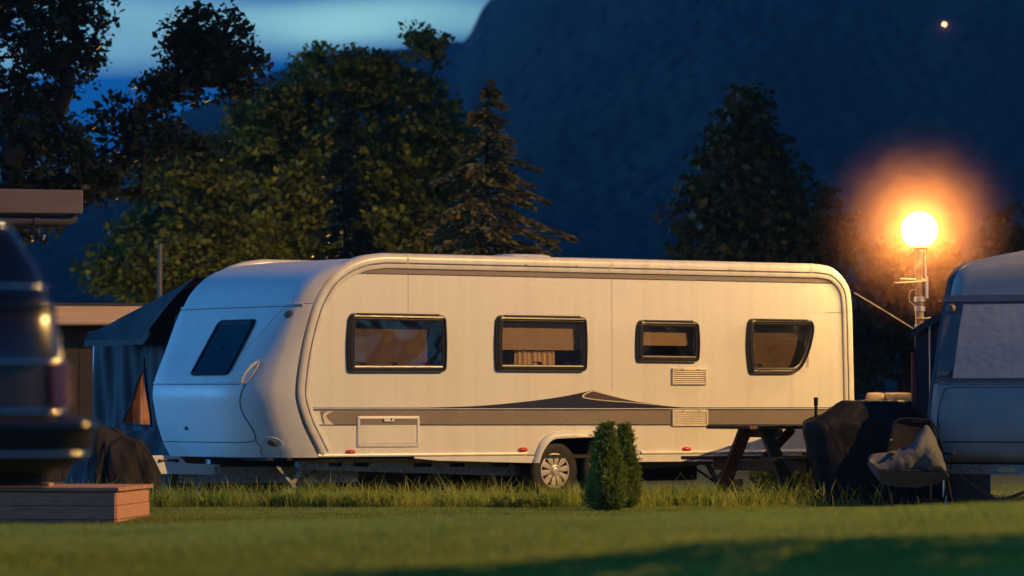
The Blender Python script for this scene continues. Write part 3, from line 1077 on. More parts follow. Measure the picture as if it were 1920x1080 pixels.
# corner steadies (scissor jacks)
def steady(u, v, lean):
    s = bpy.data.objects.new('corner_steady', None)
    COL.objects.link(s)
    s.parent = cv
    s.location = (u, v, 0)
    MB().beam((0.0, 0, 0.40), (0.22 * lean, 0, 0.06), 0.05, 0.035, (0, 1, 0)).build('leg', M['galv'], s)
    MB().beam((0.33 * lean, -0.03, 0.40), (0.10 * lean, -0.03, 0.17), 0.03, 0.03, (0, 1, 0)).build('brace', M['galv'], s)
    MB().beam((-0.20 * lean, 0.03, 0.36), (0.16 * lean, 0.03, 0.16), 0.02, 0.025, (0, 1, 0)).build('spindle', M['blackmetal'], s)
    MB().box((0.23 * lean, 0, 0.04), (0.16, 0.12, 0.02)).build('foot', M['galv'], s)
    MB().box((0.0, 0, 0.415), (0.12, 0.08, 0.06)).build('bracket', M['galv'], s)


steady(-3.03, 0.35, -1)
steady(2.35, 0.40, 1)
steady(-3.03, CW - 0.35, -1)
MB().bbox((-2.3, 0.8, 0.20), (-1.4, 1.5, 0.44)).build('water_tank', M['dark'], cv)
MB().bbox((1.6, 0.9, 0.18), (2.6, 1.7, 0.44)).build('spare_wheel_tray', M['dark'], cv)

# ------------------------------------------------------------------ globe lamp beside the caravan
lamp = thing('globe_lamp', 'lit round white globe lamp on a rusty steel post between the two caravans', 'street lamp', (4.65, 47.44, 0))
mb = MB()
mb.tube([(0, 0, 0), (0, 0, 1.9), (-0.01, 0, 2.84)], [0.055, 0.05, 0.046], 14)
mb.build('post', M['post'], lamp, smooth=True)
for z, r in ((1.93, 0.058), (2.13, 0.062), (2.24, 0.064)):
    MB().lathe([(r - 0.012, z - 0.03), (r, z - 0.026), (r, z + 0.026), (r - 0.012, z + 0.03)], (0, 0, 0), 'z', 14).build('clamp', M['alum'], lamp, smooth=True)
MB().lathe([(0.05, 2.80), (0.098, 2.825), (0.10, 2.85), (0.085, 2.855)], (0, 0, 0), 'z', 24).build('collar', M['post'], lamp, smooth=True)
rr = 0.203
gp = [(rr * math.sin(t), 3.03 - rr * math.cos(t)) for t in np.linspace(0.47, math.pi - 0.01, 24)]
MB().lathe(gp, (0, 0, 0), 'z', 32).build('globe', emat('lit_globe', GLOBE_COL, GLOBE_L), lamp, smooth=True)
an = MB()
an.tube([(0.075, -0.05, 2.25), (0.075, -0.05, 2.50)], 0.020, 8)
an.build('aerial_box', M['alum'], lamp, smooth=True)
MB().tube([(0.065, -0.05, 2.50), (0.06, -0.05, 2.79)], [0.014, 0.005], 8).build('aerial_whip', M['alum'], lamp, smooth=True)
MB().tube([(-0.29, -0.06, 2.425), (0.06, -0.07, 2.445)], 0.007, 6).build('aerial_arm', M['alum'], lamp)
MB().tube([(-0.22, -0.02, 2.475), (0.06, -0.03, 2.465)], 0.007, 6).build('aerial_arm', M['alum'], lamp)
MB().tube([(-0.05, -0.06, 2.02), (0.15, -0.06, 2.025)], 0.009, 6).build('bracket', M['alum'], lamp)
MB().tube(smooth_path([(-0.05, -0.05, 2.35), (-0.11, -0.05, 2.33), (-0.12, -0.05, 2.22), (-0.055, -0.05, 2.12), (-0.055, -0.05, 1.7)], 6), 0.006, 6).build('cable', M['wire'], lamp)

# scattering ball added to draw a lens-like halo round the globe, thinning outwards
def halo(radius, density, col):
    m = bpy.data.materials.new('halo_volume')
    m.use_nodes = True
    t = m.node_tree
    t.nodes.remove(t.nodes['Principled BSDF'])
    pv = t.nodes.new('ShaderNodeVolumePrincipled')
    pv.inputs['Color'].default_value = (*col, 1)
    co = t.nodes.new('ShaderNodeTexCoord')
    le = t.nodes.new('ShaderNodeVectorMath')
    le.operation = 'LENGTH'
    t.links.new(co.outputs['Object'], le.inputs[0])
    mr = t.nodes.new('ShaderNodeMapRange')
    mr.interpolation_type = 'SMOOTHERSTEP'
    mr.inputs[1].default_value = 0.2
    mr.inputs[2].default_value = radius
    mr.inputs[3].default_value = 1.0
    mr.inputs[4].default_value = 0.0
    t.links.new(le.outputs['Value'], mr.inputs[0])
    pwr = t.nodes.new('ShaderNodeMath')
    pwr.operation = 'POWER'
    pwr.inputs[1].default_value = 2.2
    sc_ = t.nodes.new('ShaderNodeMath')
    sc_.operation = 'MULTIPLY'
    sc_.inputs[1].default_value = density
    t.links.new(mr.outputs[0], pwr.inputs[0])
    t.links.new(pwr.outputs[0], sc_.inputs[0])
    t.links.new(sc_.outputs[0], pv.inputs['Density'])
    t.links.new(pv.outputs[0], t.nodes['Material Output'].inputs['Volume'])
    b = MB().lathe([(radius * math.sin(t_), -radius * math.cos(t_)) for t_ in np.linspace(0.02, math.pi - 0.02, 20)], (0, 0, 0), 'z', 28)
    o = b.build('lamp_halo', m, smooth=True, loc=(4.65, 47.44, 3.03))
    tag(o, 'warm halo volume added around the lit globe lamp', 'halo', kind='stuff')


halo(1.55, 0.24, (1.0, 0.48, 0.27))

# ------------------------------------------------------------------ second globe lamp, behind the caravan among the trees
lamp2 = thing('globe_lamp', 'second lit globe lamp on a short post behind the caravan, under the trees', 'street lamp', (-4.1, 66.6, 0))
MB().tube([(0, 0, 0), (0, 0, 2.45)], [0.05, 0.045], 12).build('post', M['post'], lamp2, smooth=True)
MB().lathe([(0.045, 2.41), (0.098, 2.435), (0.10, 2.46), (0.085, 2.465)], (0, 0, 0), 'z', 24).build('collar', M['post'], lamp2, smooth=True)
MB().lathe([(p[0], p[1] - 0.39) for p in gp], (0, 0, 0), 'z', 32).build('globe', emat('lit_globe_trees', GLOBE_COL, 75.0), lamp2, smooth=True)

# ------------------------------------------------------------------ floodlight mast further right, outside the picture
fm = thing('floodlight_mast', 'tall steel site mast with one hooded sodium lamp, right of the old caravan', 'street lamp', (MAST[0], MAST[1], 0))
MB().tube([(0.6, 0, 0), (0.6, 0, 15.2)], [0.09, 0.06], 12).build('post', M['post'], fm, smooth=True)
MB().tube([(0.6, 0, 15.1), (0.3, 0, 15.3), (0, 0, 15.3)], 0.03, 8).build('arm', M['post'], fm, smooth=True)
MB().lathe([(0.02, 15.32), (0.15, 15.30), (0.42, 15.12), (0.50, 14.87), (0.49, 14.87), (0.41, 15.11), (0.14, 15.28), (0.01, 15.29)], (0, 0, 0), 'z', 40).build('hood', M['greytrim'], fm, smooth=True)
pl = bpy.data.lights.new('sodium_lamp', 'POINT')
pl.energy = MAST_POWER
pl.color = LAMP_WARM
pl.shadow_soft_size = 0.02
po = bpy.data.objects.new('sodium_lamp', pl)
COL.objects.link(po)
po.parent = fm
po.location = (0, 0, 15.0)

# ------------------------------------------------------------------ loops stacked in height: covers, cars
def slice_loop(cx, cy, hx, hy, z, p=4.0, n=40):
    row = []
    for k in range(n):
        t = 2 * math.pi * k / n
        c_, s_ = math.cos(t), math.sin(t)
        row.append((cx + hx * math.copysign(abs(c_) ** (2 / p), c_), cy + hy * math.copysign(abs(s_) ** (2 / p), s_), z))
    return row


# ------------------------------------------------------------------ estate car cut by the left edge
def car():
    fwd = math.atan2(0.8, -0.6)
    root = thing('parked_car', 'dark glossy car at the left edge, out of focus, only its rear corner showing', 'car', (-2.245, 15.95, 0.42), fwd)
    # rows: z, x_rear, x_front, half width, roundness
    rows_ = [(0.36, 0.06, 4.25, 0.80, 5), (0.44, 0.0, 4.32, 0.84, 5), (0.56, -0.02, 4.34, 0.855, 5), (0.60, 0.05, 4.32, 0.85, 5), (0.80, 0.06, 4.30, 0.85, 5), (0.92, 0.09, 4.05, 0.84, 5),
             (0.99, 0.12, 3.2, 0.82, 5), (1.03, 0.15, 3.05, 0.81, 5), (1.18, 0.22, 2.75, 0.77, 5), (1.33, 0.32, 2.40, 0.71, 4.6), (1.40, 0.42, 2.20, 0.65, 4), (1.435, 0.62, 1.95, 0.50, 3.5), (1.45, 1.1, 1.6, 0.2, 3)]

    def at(z):
        zz = [r[0] for r in rows_]
        return [float(np.interp(z, zz, [r[i] for r in rows_])) for i in range(1, 5)]

    def loop(z, grow=0.0, n=72):
        xr, xf, hw, p = at(z)
        return slice_loop((xr + xf) / 2, 0, (xf - xr) / 2 + grow, hw + grow, z, p * 1.3, n)

    b = MB()
    zs = [0.36, 0.40, 0.44, 0.50, 0.56, 0.60, 0.70, 0.80, 0.86, 0.92, 0.96, 0.99, 1.03, 1.10, 1.18, 1.26, 1.33, 1.37, 1.40, 1.42, 1.435, 1.45]
    b.grid([loop(z) for z in zs], closed=True)
    b.build('body', M['carpaint'], root, smooth=True)
    n = 72

    def patch(z0, z1, t0, t1, grow, name, mat, parent=root, nz_=6, smooth=True):
        rows = []
        for z in np.linspace(z0, z1, nz_):
            xr, xf, hw, p = at(z)
            row = []
            for t in np.linspace(t0, t1, 26):
                c_, s_ = math.cos(t), math.sin(t)
                q = 2 / (p * 1.3)
                row.append(((xr + xf) / 2 + ((xf - xr) / 2 + grow) * math.copysign(abs(c_) ** q, c_), (hw + grow) * math.copysign(abs(s_) ** q, s_), z))
            rows.append(row)
        return MB().grid(rows).build(name, mat, parent, smooth=smooth)

    PI = math.pi
    patch(1.05, 1.35, PI - 0.52, PI + 0.52, 0.006, 'rear_window', M['carglass'])
    patch(1.06, 1.34, -2.05, -1.15, 0.006, 'side_window', M['carglass'])
    patch(1.06, 1.34, 1.15, 2.05, 0.006, 'side_window', M['carglass'])
    patch(1.05, 1.35, -0.5, 0.5, 0.006, 'windscreen', M['carglass'])
    for s in (-1, 1):
        tl = patch(0.62, 0.79, PI + s * 0.30, PI + s * 1.10, 0.012, 'tail_lamp', M['carlens'])
        for k in range(5):
            z = 0.635 + 0.034 * k
            patch(z, z + 0.018, PI + s * 0.30, PI + s * 1.10, 0.026, 'lamp_rib', M['carlens'], tl, 3)
    patch(0.62, 0.79, PI - 0.29, PI + 0.29, 0.004, 'tail_panel', M['carplastic'])
    pt = MB().bbox((0.02, -0.26, 0.65), (0.06, 0.26, 0.76)).build('number_plate', M['plate'], root)
    bp = MB().grid([loop(z, g) for z, g in ((0.38, 0.02), (0.40, 0.05), (0.46, 0.07), (0.54, 0.07), (0.575, 0.05), (0.585, 0.02))], closed=True).build('bumper', M['carplastic'], root, smooth=True)
    def trim(z, grow, rad, name, parent=root):  # the thin chrome hoops are added to catch lamp glints
        lp_ = loop(z, grow, 120)
        MB().tube(lp_ + lp_[:1], rad, 10, caps=False).build(name, M['chrome' if rad < 0.008 else 'gloss'], parent, smooth=True)

    trim(0.55, 0.075, 0.016, 'bumper_strip', bp)
    trim(0.44, 0.066, 0.006, 'bumper_strip', bp)
    trim(0.605, 0.012, 0.006, 'glint_hoop_low')
    trim(0.80, 0.012, 0.006, 'glint_hoop_low')
    trim(1.02, 0.008, 0.012, 'waist_strip')
    trim(1.10, 0.006, 0.006, 'glint_hoop_high')
    trim(1.345, 0.006, 0.006, 'glint_hoop_high')
    MB().tube([(0.05, 0.0, 0.88), (0.03, 0.0, 0.88)], 0.03, 12).build('boot_lock', M['chrome'], root)
    for x in (1.12, 3.45):
        for s in (-1, 1):
            w = bpy.data.objects.new('wheel', None)
            COL.objects.link(w)
            w.parent = root
            w.location = (x, s * 0.72, 0.30)
            MB().lathe([(0.19, -0.08), (0.28, -0.085), (0.30, -0.06), (0.30, 0.06), (0.28, 0.085), (0.19, 0.08)], (0, 0, 0), 'y', 28).build('tyre', M['tyre'], w, smooth=True)
            MB().lathe([(0.19, s * 0.06), (0.17, s * 0.075), (0.06, s * 0.06), (0.001, s * 0.065)], (0, 0, 0), 'y', 28).build('rim', M['alloy'], w, smooth=True)
    for s in (-1, 1):
        MB().box((2.75, s * 0.90, 1.06), (0.10, 0.16, 0.11)).build('door_mirror', M['carpaint'], root, bevel=0.03)
    MB().bbox((0.3, -0.7, 0.30), (4.1, 0.7, 0.37)).build('underbody', M['dark'], root)


car()

# ------------------------------------------------------------------ raised timber deck, left
dk = thing('timber_deck', 'low timber deck with sunlit-orange board end beside the grass, lower left', 'deck', (-3.50, 36.75, 0), R(-5.8))
dk['label'] = 'low timber deck at lower left, its short end face lit bright orange'
Ld, Dd = 4.2, 1.55
for i, (z0, z1) in enumerate(((-0.03, 0.025), (0.03, 0.148), (0.152, 0.268))):
    MB().bbox((-Ld, -0.012, z0), (-0.002, 0.02, z1)).build('front_board', M['deckwood'], dk, bevel=0.004)
    MB().bbox((-0.03, 0.022, z0), (0.012 - 0.003 * i, Dd, z1)).build('end_board', M['deckwood'], dk, bevel=0.004)
nb = 12
for i in range(nb):
    y0 = -0.035 + (Dd + 0.05) * i / nb
    MB().bbox((-Ld, y0, 0.278), (0.035 + 0.004 * (i % 3), y0 + (Dd + 0.05) / nb - 0.008, 0.312)).build('deck_plank', M['deckwood'], dk, bevel=0.003)
MB().bbox((-Ld, 0.03, 0.0), (-0.04, Dd - 0.05, 0.27)).build('substructure', M['dark'], dk)
MB().bbox((-1.55, 0.3, 0.313), (-0.66, 0.5, 0.345)).build('loose_board', M['deckwood'], dk, bevel=0.003)

# ------------------------------------------------------------------ awning on the far side of the big caravan
aw = thing('awning_tent', 'dark blue awning tent with a glowing triangular window beside the caravan nose', 'tent', CARAVAN_AT, THETA)


def aw_top(v):
    return 2.42 - (v - 2.5) * 0.25


GU = -3.05
def lip(v):
    vl = 2.8 + (v - 2.52) / 2.26 * 1.42
    zl = 1.75 + 0.30 * max(0.0, (2.95 - vl) / 0.15) ** 1.0 * 0.35
    return (-3.46 + 0.006 * math.sin(v * 5), vl, zl + 0.003 * math.sin(v * 9))


rows = []
vr = np.linspace(2.52, 4.78, 30)
for t in np.linspace(0, 1, 9):
    row = []
    for v in vr:
        a = np.array(lip(v))
        b_ = np.array((-3.05, v, aw_top(v)))
        q = a * (1 - t) + b_ * t
        q[2] += 0.05 * math.sin(math.pi * t) - 0.02 * math.sin(math.pi * t) * math.sin(v * 6)
        row.append(tuple(q))
    rows.append(row)
for u in (-2.5, -1.5, -0.5, 1.0, 2.0):
    rows.append([(u, v, aw_top(v) - 0.05 * math.sin((v - 2.52) / 2.26 * math.pi) * abs(math.sin(u * 2))) for v in vr])
can = MB().grid(rows)
can.grid([[(p[0], p[1], p[2] - 0.015) for p in r] for r in rows])
canopy = can.build('canopy', M['canvas'], aw, smooth=True)
MB().grid([[(lip(v)[0] - 0.004, lip(v)[1], lip(v)[2] - dz) for v in vr] for dz in (-0.004, 0.03, 0.06)]).build('valance', M['canvas'], canopy, smooth=True)
MB().tube([(lip(v)[0] + 0.02, lip(v)[1], lip(v)[2] - 0.03) for v in vr], 0.012, 8).build('awning_pole', M['alum'], canopy)
MB().tube([(-3.05, 4.74, 0), (-3.05, 4.74, aw_top(4.74))], 0.016, 8).build('awning_pole', M['alum'], aw)
# gable wall with folds and a triangular clear window
tri = [(3.62, 1.56), (4.06, 0.83), (3.40, 0.80)]


def gable_pt(v, z):
    f = 0.030 * math.sin(v * 9 + z * 2.2 + 0.8 * math.sin(v * 3)) + 0.012 * math.sin(v * 29 - z * 1.5)
    flare = 0.30 * max(0.0, (0.9 - z)) ** 1.4
    return (GU - f - flare, v, z)


mb = MB()
outl = [(2.55, 0.75), (2.55, 2.38), (4.70, 1.80), (4.74, 0.75)]
V_, F_ = [], []
gv = np.linspace(2.55, 4.74, 150)
gz = np.linspace(0.72, 1.0, 24)


def intri(v, z):
    (x1, y1), (x2, y2), (x3, y3) = tri
    d = (y2 - y3) * (x1 - x3) + (x3 - x2) * (y1 - y3)
    a = ((y2 - y3) * (v - x3) + (x3 - x2) * (z - y3)) / d
    b_ = ((y3 - y1) * (v - x3) + (x1 - x3) * (z - y3)) / d
    return a > 0 and b_ > 0 and (1 - a - b_) > 0


nr = 110
idx = {}
for i in range(nr + 1):
    for j, v in enumerate(gv):
        z = 0.70 + (aw_top(v) - 0.05 - 0.70) * i / nr
        idx[i, j] = len(V_)
        V_.append(gable_pt(v, z))
for i in range(nr):
    for j in range(len(gv) - 1):
        v = (gv[j] + gv[j + 1]) / 2
        z = 0.70 + (aw_top(v) - 0.05 - 0.70) * (i + 0.5) / nr
        if not intri(v, z):
            F_.append((idx[i, j], idx[i, j + 1], idx[i + 1, j + 1], idx[i + 1, j]))
MB().add(V_, F_).build('gable_wall', M['canvas'], aw, smooth=True)
rows = []
for s in np.linspace(0, 1, 16):
    a = (1 - s) * np.array(tri[0]) + s * np.array(tri[1])
    b_ = (1 - s) * np.array(tri[0]) + s * np.array(tri[2])
    rows.append([(lambda p: (gable_pt(p[0], p[1])[0] + 0.012, p[0], p[1]))((1 - t) * a + t * b_) for t in np.linspace(-0.05, 1.05, 16)])
MB().grid(rows).build('window_pane', M['tentpane'], aw, smooth=True)
rows = []
for z in np.linspace(0.3, 1.75, 10):
    rows.append([(GU + 0.28 + 0.03 * math.sin(v * 33 + z), v, z) for v in np.linspace(3.2, 4.3, 60)])
MB().grid(rows).build('inner_curtain', M['lining'], aw, smooth=True)
for a, b_ in ((0, 1), (1, 2), (2, 0)):
    MB().tube([(lambda p: (gable_pt(p[0], p[1])[0] - 0.006, p[0], p[1]))((1 - t) * np.array(tri[a]) + t * np.array(tri[b_])) for t in np.linspace(0, 1, 14)], 0.014, 6).build('window_piping', M['canvas'], aw, smooth=True)
MB().grid([[(GU - 0.10 - 0.30 * (1 - z / 0.75) + 0.03 * math.sin(v * 13), v, z) for v in np.linspace(2.6, 4.76, 50)] for z in np.linspace(0, 0.75, 6)]).build('ground_skirt', M['canvas_dark'], aw, smooth=True)
MB().grid([[(u, 4.76, z) for u in np.linspace(-3.05, 2.0, 12)] for z in (0, 1.0, 1.77)]).build('front_wall', M['canvas_dark'], aw)
MB().grid([[(2.0, v, z * (aw_top(v) - 0.04)) for v in (2.55, 4.76)] for z in (0, 1)]).build('rear_wall', M['canvas_dark'], aw)
hcv = thing('hitch_cover', 'baggy brown-grey fabric cover over the caravan drawbar, left of the nose', 'cover', (-3.98, 42.85, 0.0), R(20))
rows = []
for z, hx, hy, p in ((0.02, 0.335, 0.22, 3), (0.12, 0.36, 0.25, 3), (0.25, 0.37, 0.26, 3), (0.40, 0.345, 0.25, 3), (0.52, 0.31, 0.22, 3.2), (0.62, 0.28, 0.19, 3.4), (0.68, 0.25, 0.16, 3.4), (0.71, 0.20, 0.12, 3.0), (0.72, 0.01, 0.01, 2)):
    row = []
    for k, q in enumerate(slice_loop(-0.06 * z, 0, hx, hy, z, p, 120)):
        t = 2 * math.pi * k / 120
        f = 1 + 0.06 * math.sin(t * 7 + z * 5) + 0.045 * math.sin(t * 13 - z * 9) + 0.02 * math.sin(t * 23 + z * 14)
        row.append((q[0] * f, q[1] * f, z + (0.10 * math.cos(t - 2.6) + 0.05 * math.sin(t * 4 + 1)) * (z / 0.7) ** 2 * min(1, hx / 0.2)))
    rows.append(row)
soften(MB().grid(rows, closed=True).build('fabric', M['skirt'], hcv, smooth=True))
MB().tube([(q[0] * 1.04, q[1] * 1.04, 0.14) for q in slice_loop(0, 0, 0.365, 0.25, 0.14, 3, 40)], 0.008, 6).build('tie_cord', M['blackmetal'], hcv)

ln = thing('camping_lantern', 'small lit lantern inside the blue awning tent behind its triangular window', 'lantern', (-3.86, 46.84, 0.0))
MB().lathe([(0.05, 0.9), (0.05, 0.93), (0.02, 0.94)], (0, 0, 0), 'z', 16).build('base', M['blackmetal'], ln)
MB().lathe([(0.035, 0.94), (0.04, 1.0), (0.035, 1.06), (0.001, 1.07)], (0, 0, 0), 'z', 16).build('lamp_glass', emat('lantern_glow', (1.0, 0.42, 0.15), 12.0), ln, smooth=True)
MB().tube([(0, 0, 0), (0, 0, 0.9)], 0.015, 8).build('stand', M['blackmetal'], ln)

# ------------------------------------------------------------------ cabins, left
cb = thing('low_cabin', 'low cabin with a broad fascia coloured lamplit orange, behind the awning tent', 'cabin', (-4.82, 56.0, 0), R(6))
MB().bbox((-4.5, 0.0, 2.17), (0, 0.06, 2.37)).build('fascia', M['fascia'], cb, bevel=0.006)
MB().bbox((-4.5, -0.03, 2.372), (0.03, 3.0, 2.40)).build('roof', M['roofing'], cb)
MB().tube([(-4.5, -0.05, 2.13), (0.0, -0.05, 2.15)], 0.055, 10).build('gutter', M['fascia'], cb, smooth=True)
for i in range(18):
    x = -4.3 + i * 0.22
    MB().bbox((x, 0.5, 0.0), (x + 0.212, 0.53, 2.16)).build('wall_board', M['cabin'], cb, bevel=0.004)
MB().bbox((-0.02, 0.02, 0), (0.045, 0.085, 2.365)).build('post', M['cabin'], cb)
MB().bbox((-4.3, 0.54, 0), (-0.36, 3.0, 2.16)).build('wall_core', M['cabin'], cb)

hc = thing('cabin_roof', 'dark cabin with a deep brown fascia and a gutter pipe, upper left edge', 'cabin', (-4.13, 40.0, 0), R(12))
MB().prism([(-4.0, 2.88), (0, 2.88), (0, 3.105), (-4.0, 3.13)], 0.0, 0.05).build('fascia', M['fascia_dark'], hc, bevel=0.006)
MB().bbox((-4.0, 0.052, 2.97), (-0.02, 3.4, 3.09)).build('roof', M['roofing'], hc)
gt = MB().tube([(-4.0, 0.10, 2.80), (-0.22, 0.10, 2.805)], 0.055, 12).build('gutter_pipe', M['gutter'], hc, smooth=True)
MB().tube([(-0.46, 0.10, 2.8045), (-0.41, 0.10, 2.8045)], 0.064, 12).build('pipe_collar', M['gutter'], gt)
MB().tube([(-0.225, 0.10, 2.805), (-0.10, 0.10, 2.825), (-0.06, 0.10, 2.86)], [0.05, 0.05, 0.045], 12).build('pipe_end', M['gutter'], gt, smooth=True)
for i in range(10):
    MB().bbox((-4.0 + i * 0.27, 0.9, 0), (-4.0 + i * 0.27 + 0.262, 0.93, 2.96)).build('wall_board', M['cabin'], hc)

tag(MB().tube([(-5.08, 60, 0), (-5.08, 60, 3.35)], [0.04, 0.032], 8).build('thin_post', M['greytrim'], smooth=True), 'slim bare metal post standing behind the cabin, under the tree', 'post')

# ------------------------------------------------------------------ picnic table on a low platform
TB = (2.585, 44.2, 0.0)
pf = thing('low_platform', 'low wooden platform edge under the picnic table, its top catching light', 'platform', TB, THETA)
for i in range(9):
    v = -0.78 + i * 0.185
    MB().bbox((-1.05 + 0.02 * (i % 2), v, 0.0), (1.9, v + 0.178, 0.035)).build('plank', M['deckwood'], pf, bevel=0.003)
tb = thing('picnic_table', 'dark wooden A-frame picnic table standing in front of the caravan', 'table', (TB[0], TB[1], 0.036), THETA)
for i in range(5):
    v = -0.375 + i * 0.152
    MB().bbox((-0.37, v, 0.745), (1.62, v + 0.145, 0.782)).build('top_plank', M['wood'], tb, bevel=0.004)
for u in (0.0, 1.25):
    for s in (-1, 1):
        MB().beam((u, s * 0.63, 0.0), (u, s * 0.17, 0.742), 0.045, 0.165, (1, 0, 0)).build('leg', M['wood'], tb, bevel=0.004)
    MB().bbox((u + 0.048, -0.36, 0.655), (u + 0.09, 0.36, 0.744)).build('top_bearer', M['wood'], tb, bevel=0.004)
    MB().bbox((u + 0.048, -0.80, 0.30), (u + 0.09, 0.80, 0.412)).build('seat_bearer', M['wood'], tb, bevel=0.004)
MB().beam((0.10, 0.0, 0.41), (0.50, 0.0, 0.745), 0.09, 0.04, (0, 1, 0)).build('brace', M['wood'], tb)
MB().beam((1.15, 0.0, 0.41), (0.75, 0.0, 0.745), 0.09, 0.04, (0, 1, 0)).build('brace', M['wood'], tb)
for s in (-1, 1):
    for k in (0, 1):
        v = s * (0.56 + 0.135 * k)
        MB().bbox((-0.37, min(v, v + s * 0.128), 0.415), (1.62, max(v, v + s * 0.128), 0.452)).build('seat_plank', M['wood'], tb, bevel=0.004)
    for u in (0.0, 1.25):
        MB().tube([(u - 0.03, s * 0.42, 0.36), (u + 0.095, s * 0.42, 0.36)], 0.008, 6).build('bolt', M['alum'], tb)

# ------------------------------------------------------------------ covered barbecue, post, chair, cloth, boxes
bq = thing('covered_barbecue', 'barbecue grill under a black fabric cover, right of the picnic table', 'barbecue', (3.70, 43.3, 0.0), R(0))
rows = []
lv = [(0.0, 0.55, 0.26, 0.03, 3.2), (0.10, 0.55, 0.27, 0.03, 3.2), (0.35, 0.59, 0.30, 0.02, 3.4), (0.60, 0.645, 0.31, 0.005, 3.8), (0.78, 0.675, 0.32, 0.0, 4.5), (0.835, 0.675, 0.32, 0.0, 5), (0.865, 0.66, 0.31, 0.0, 5),
      (0.90, 0.59, 0.295, 0.03, 4.5), (0.98, 0.48, 0.26, 0.06, 4), (1.05, 0.405, 0.22, 0.075, 4), (1.075, 0.37, 0.19, 0.08, 4), (1.083, 0.30, 0.14, 0.08, 3), (1.086, 0.02, 0.01, 0.08, 2)]
for z, hx, hy, cx, p in lv:
    lp_ = slice_loop(cx, 0, hx, hy, z, p, 96)
    row = []
    for k, q in enumerate(lp_):
        t = 2 * math.pi * k / 96
        amp = 0.035 * max(0, (0.86 - z)) + 0.004
        f = 1 + amp * (math.sin(t * 9 + z * 2) + 0.6 * math.sin(t * 17 + 1.3 - z * 3)) * 1.2
        row.append((cx + (q[0] - cx) * f, q[1] * f, z))
    rows.append(row)
soften(MB().grid(rows, closed=True).build('fabric_cover', M['tarp'], bq, smooth=True))
for x in (-0.42, 0.42):
    MB().bbox((x - 0.02, -0.18, -0.004), (x + 0.02, 0.18, 0.3)).build('grill_leg', M['blackmetal'], bq)

tag(MB().tube([(3.155, 43.2, 0), (3.155, 43.2, 1.10)], 0.017, 8).tube([(3.155, 43.2, 1.03), (3.155, 43.2, 1.115)], 0.023, 8).build('stake', M['blackmetal'], smooth=True),
    'thin black upright stake in the grass just left of the covered barbecue', 'post')

fc = thing('folding_chair', 'black folding camp chair with tube frame in front of the barbecue', 'chair', (4.05, 42.45, 0.0), R(6))
fr_ = [(-0.30, 0.05, 0.02), (-0.17, 0.0, 0.78), (-0.13, 0.01, 0.865), (-0.06, 0.015, 0.895), (0.18, 0.015, 0.885), (0.25, 0.01, 0.85), (0.33, 0.0, 0.66), (0.42, 0.05, 0.02)]
MB().tube(smooth_path(fr_, 5), 0.013, 8).build('back_frame', M['blackmetal'], fc, smooth=True)
rows = []
for t in np.linspace(0, 1, 10):
    z = 0.36 + 0.515 * t
    a = np.interp(z, [0.02, 0.78, 0.90], [-0.30, -0.17, -0.10])
    b_ = np.interp(z, [0.02, 0.66, 0.85, 0.9], [0.42, 0.33, 0.25, 0.2])
    rows.append([(a + (b_ - a) * s, 0.03 + 0.04 * math.sin(s * math.pi) * (1 - t * 0.5), z) for s in np.linspace(0.02, 0.98, 12)])
mb = MB().grid(rows)
mb.grid([[(p[0], p[1] + 0.008, p[2]) for p in r] for r in rows])
mb.build('backrest', M['tarp'], fc, smooth=True)
MB().bbox((-0.20, -0.42, 0.36), (0.34, 0.03, 0.385)).build('seat', M['tarp'], fc, bevel=0.01)
for x in (-0.25, 0.37):
    MB().tube([(x, -0.40, 0.01), (x, 0.10, 0.52)], 0.012, 8).build('leg', M['blackmetal'], fc)
    MB().tube([(x, 0.12, 0.01), (x, -0.38, 0.50)], 0.012, 8).build('leg', M['blackmetal'], fc)
    MB().bbox((x - 0.025, -0.42, 0.53), (x + 0.025, 0.05, 0.555)).build('armrest', M['blackmetal'], fc, bevel=0.008)
for p in ((-0.21, -0.015, 0.55), (-0.235, -0.015, 0.45), (-0.19, -0.015, 0.68)):
    MB().lathe([(0.012, -0.004), (0.008, -0.012), (0.001, -0.014)], p, 'y', 10).build('rivet', M['alum'], fc)

# grey cloth thrown over the chair
up = smooth_path([(-0.44, 0.49), (-0.40, 0.525), (-0.30, 0.545), (-0.10, 0.60), (0.03, 0.68), (0.12, 0.80), (0.17, 0.825), (0.22, 0.76), (0.27, 0.64), (0.31, 0.50), (0.36, 0.33)], 6)
dn = smooth_path([(-0.45, 0.46), (-0.43, 0.40), (-0.36, 0.30), (-0.28, 0.235), (-0.15, 0.21), (0.0, 0.20), (0.10, 0.205), (0.20, 0.225), (0.28, 0.25), (0.34, 0.28), (0.37, 0.31)], 6)
rows = []
nr = 16
for i in range(nr + 1):
    t = i / nr
    row = []
    for j, (a, b_) in enumerate(zip(up, dn)):
        s = j / (len(up) - 1)
        q = (1 - t) * a + t * b_
        bl = 0.20 * math.sin(math.pi * min(1, t * 1.05)) ** 0.6 + 0.016 * math.sin(s * 17 + t * 5) * math.sin(math.pi * t) + 0.018 * math.sin(s * 8 - t * 7)
        row.append((q[0], -0.08 - bl, q[1]))
    rows.append(row)
mb = MB().grid(rows)
mb.grid([[(p[0], p[1] + 0.012, p[2]) for p in r] for r in rows])
cl = soften(mb.build('grey_cloth', M['grey'], loc=(4.05, 42.30, 0.0), smooth=True))
tag(cl, 'grey cloth thrown loosely over the black folding camp chair', 'cloth')

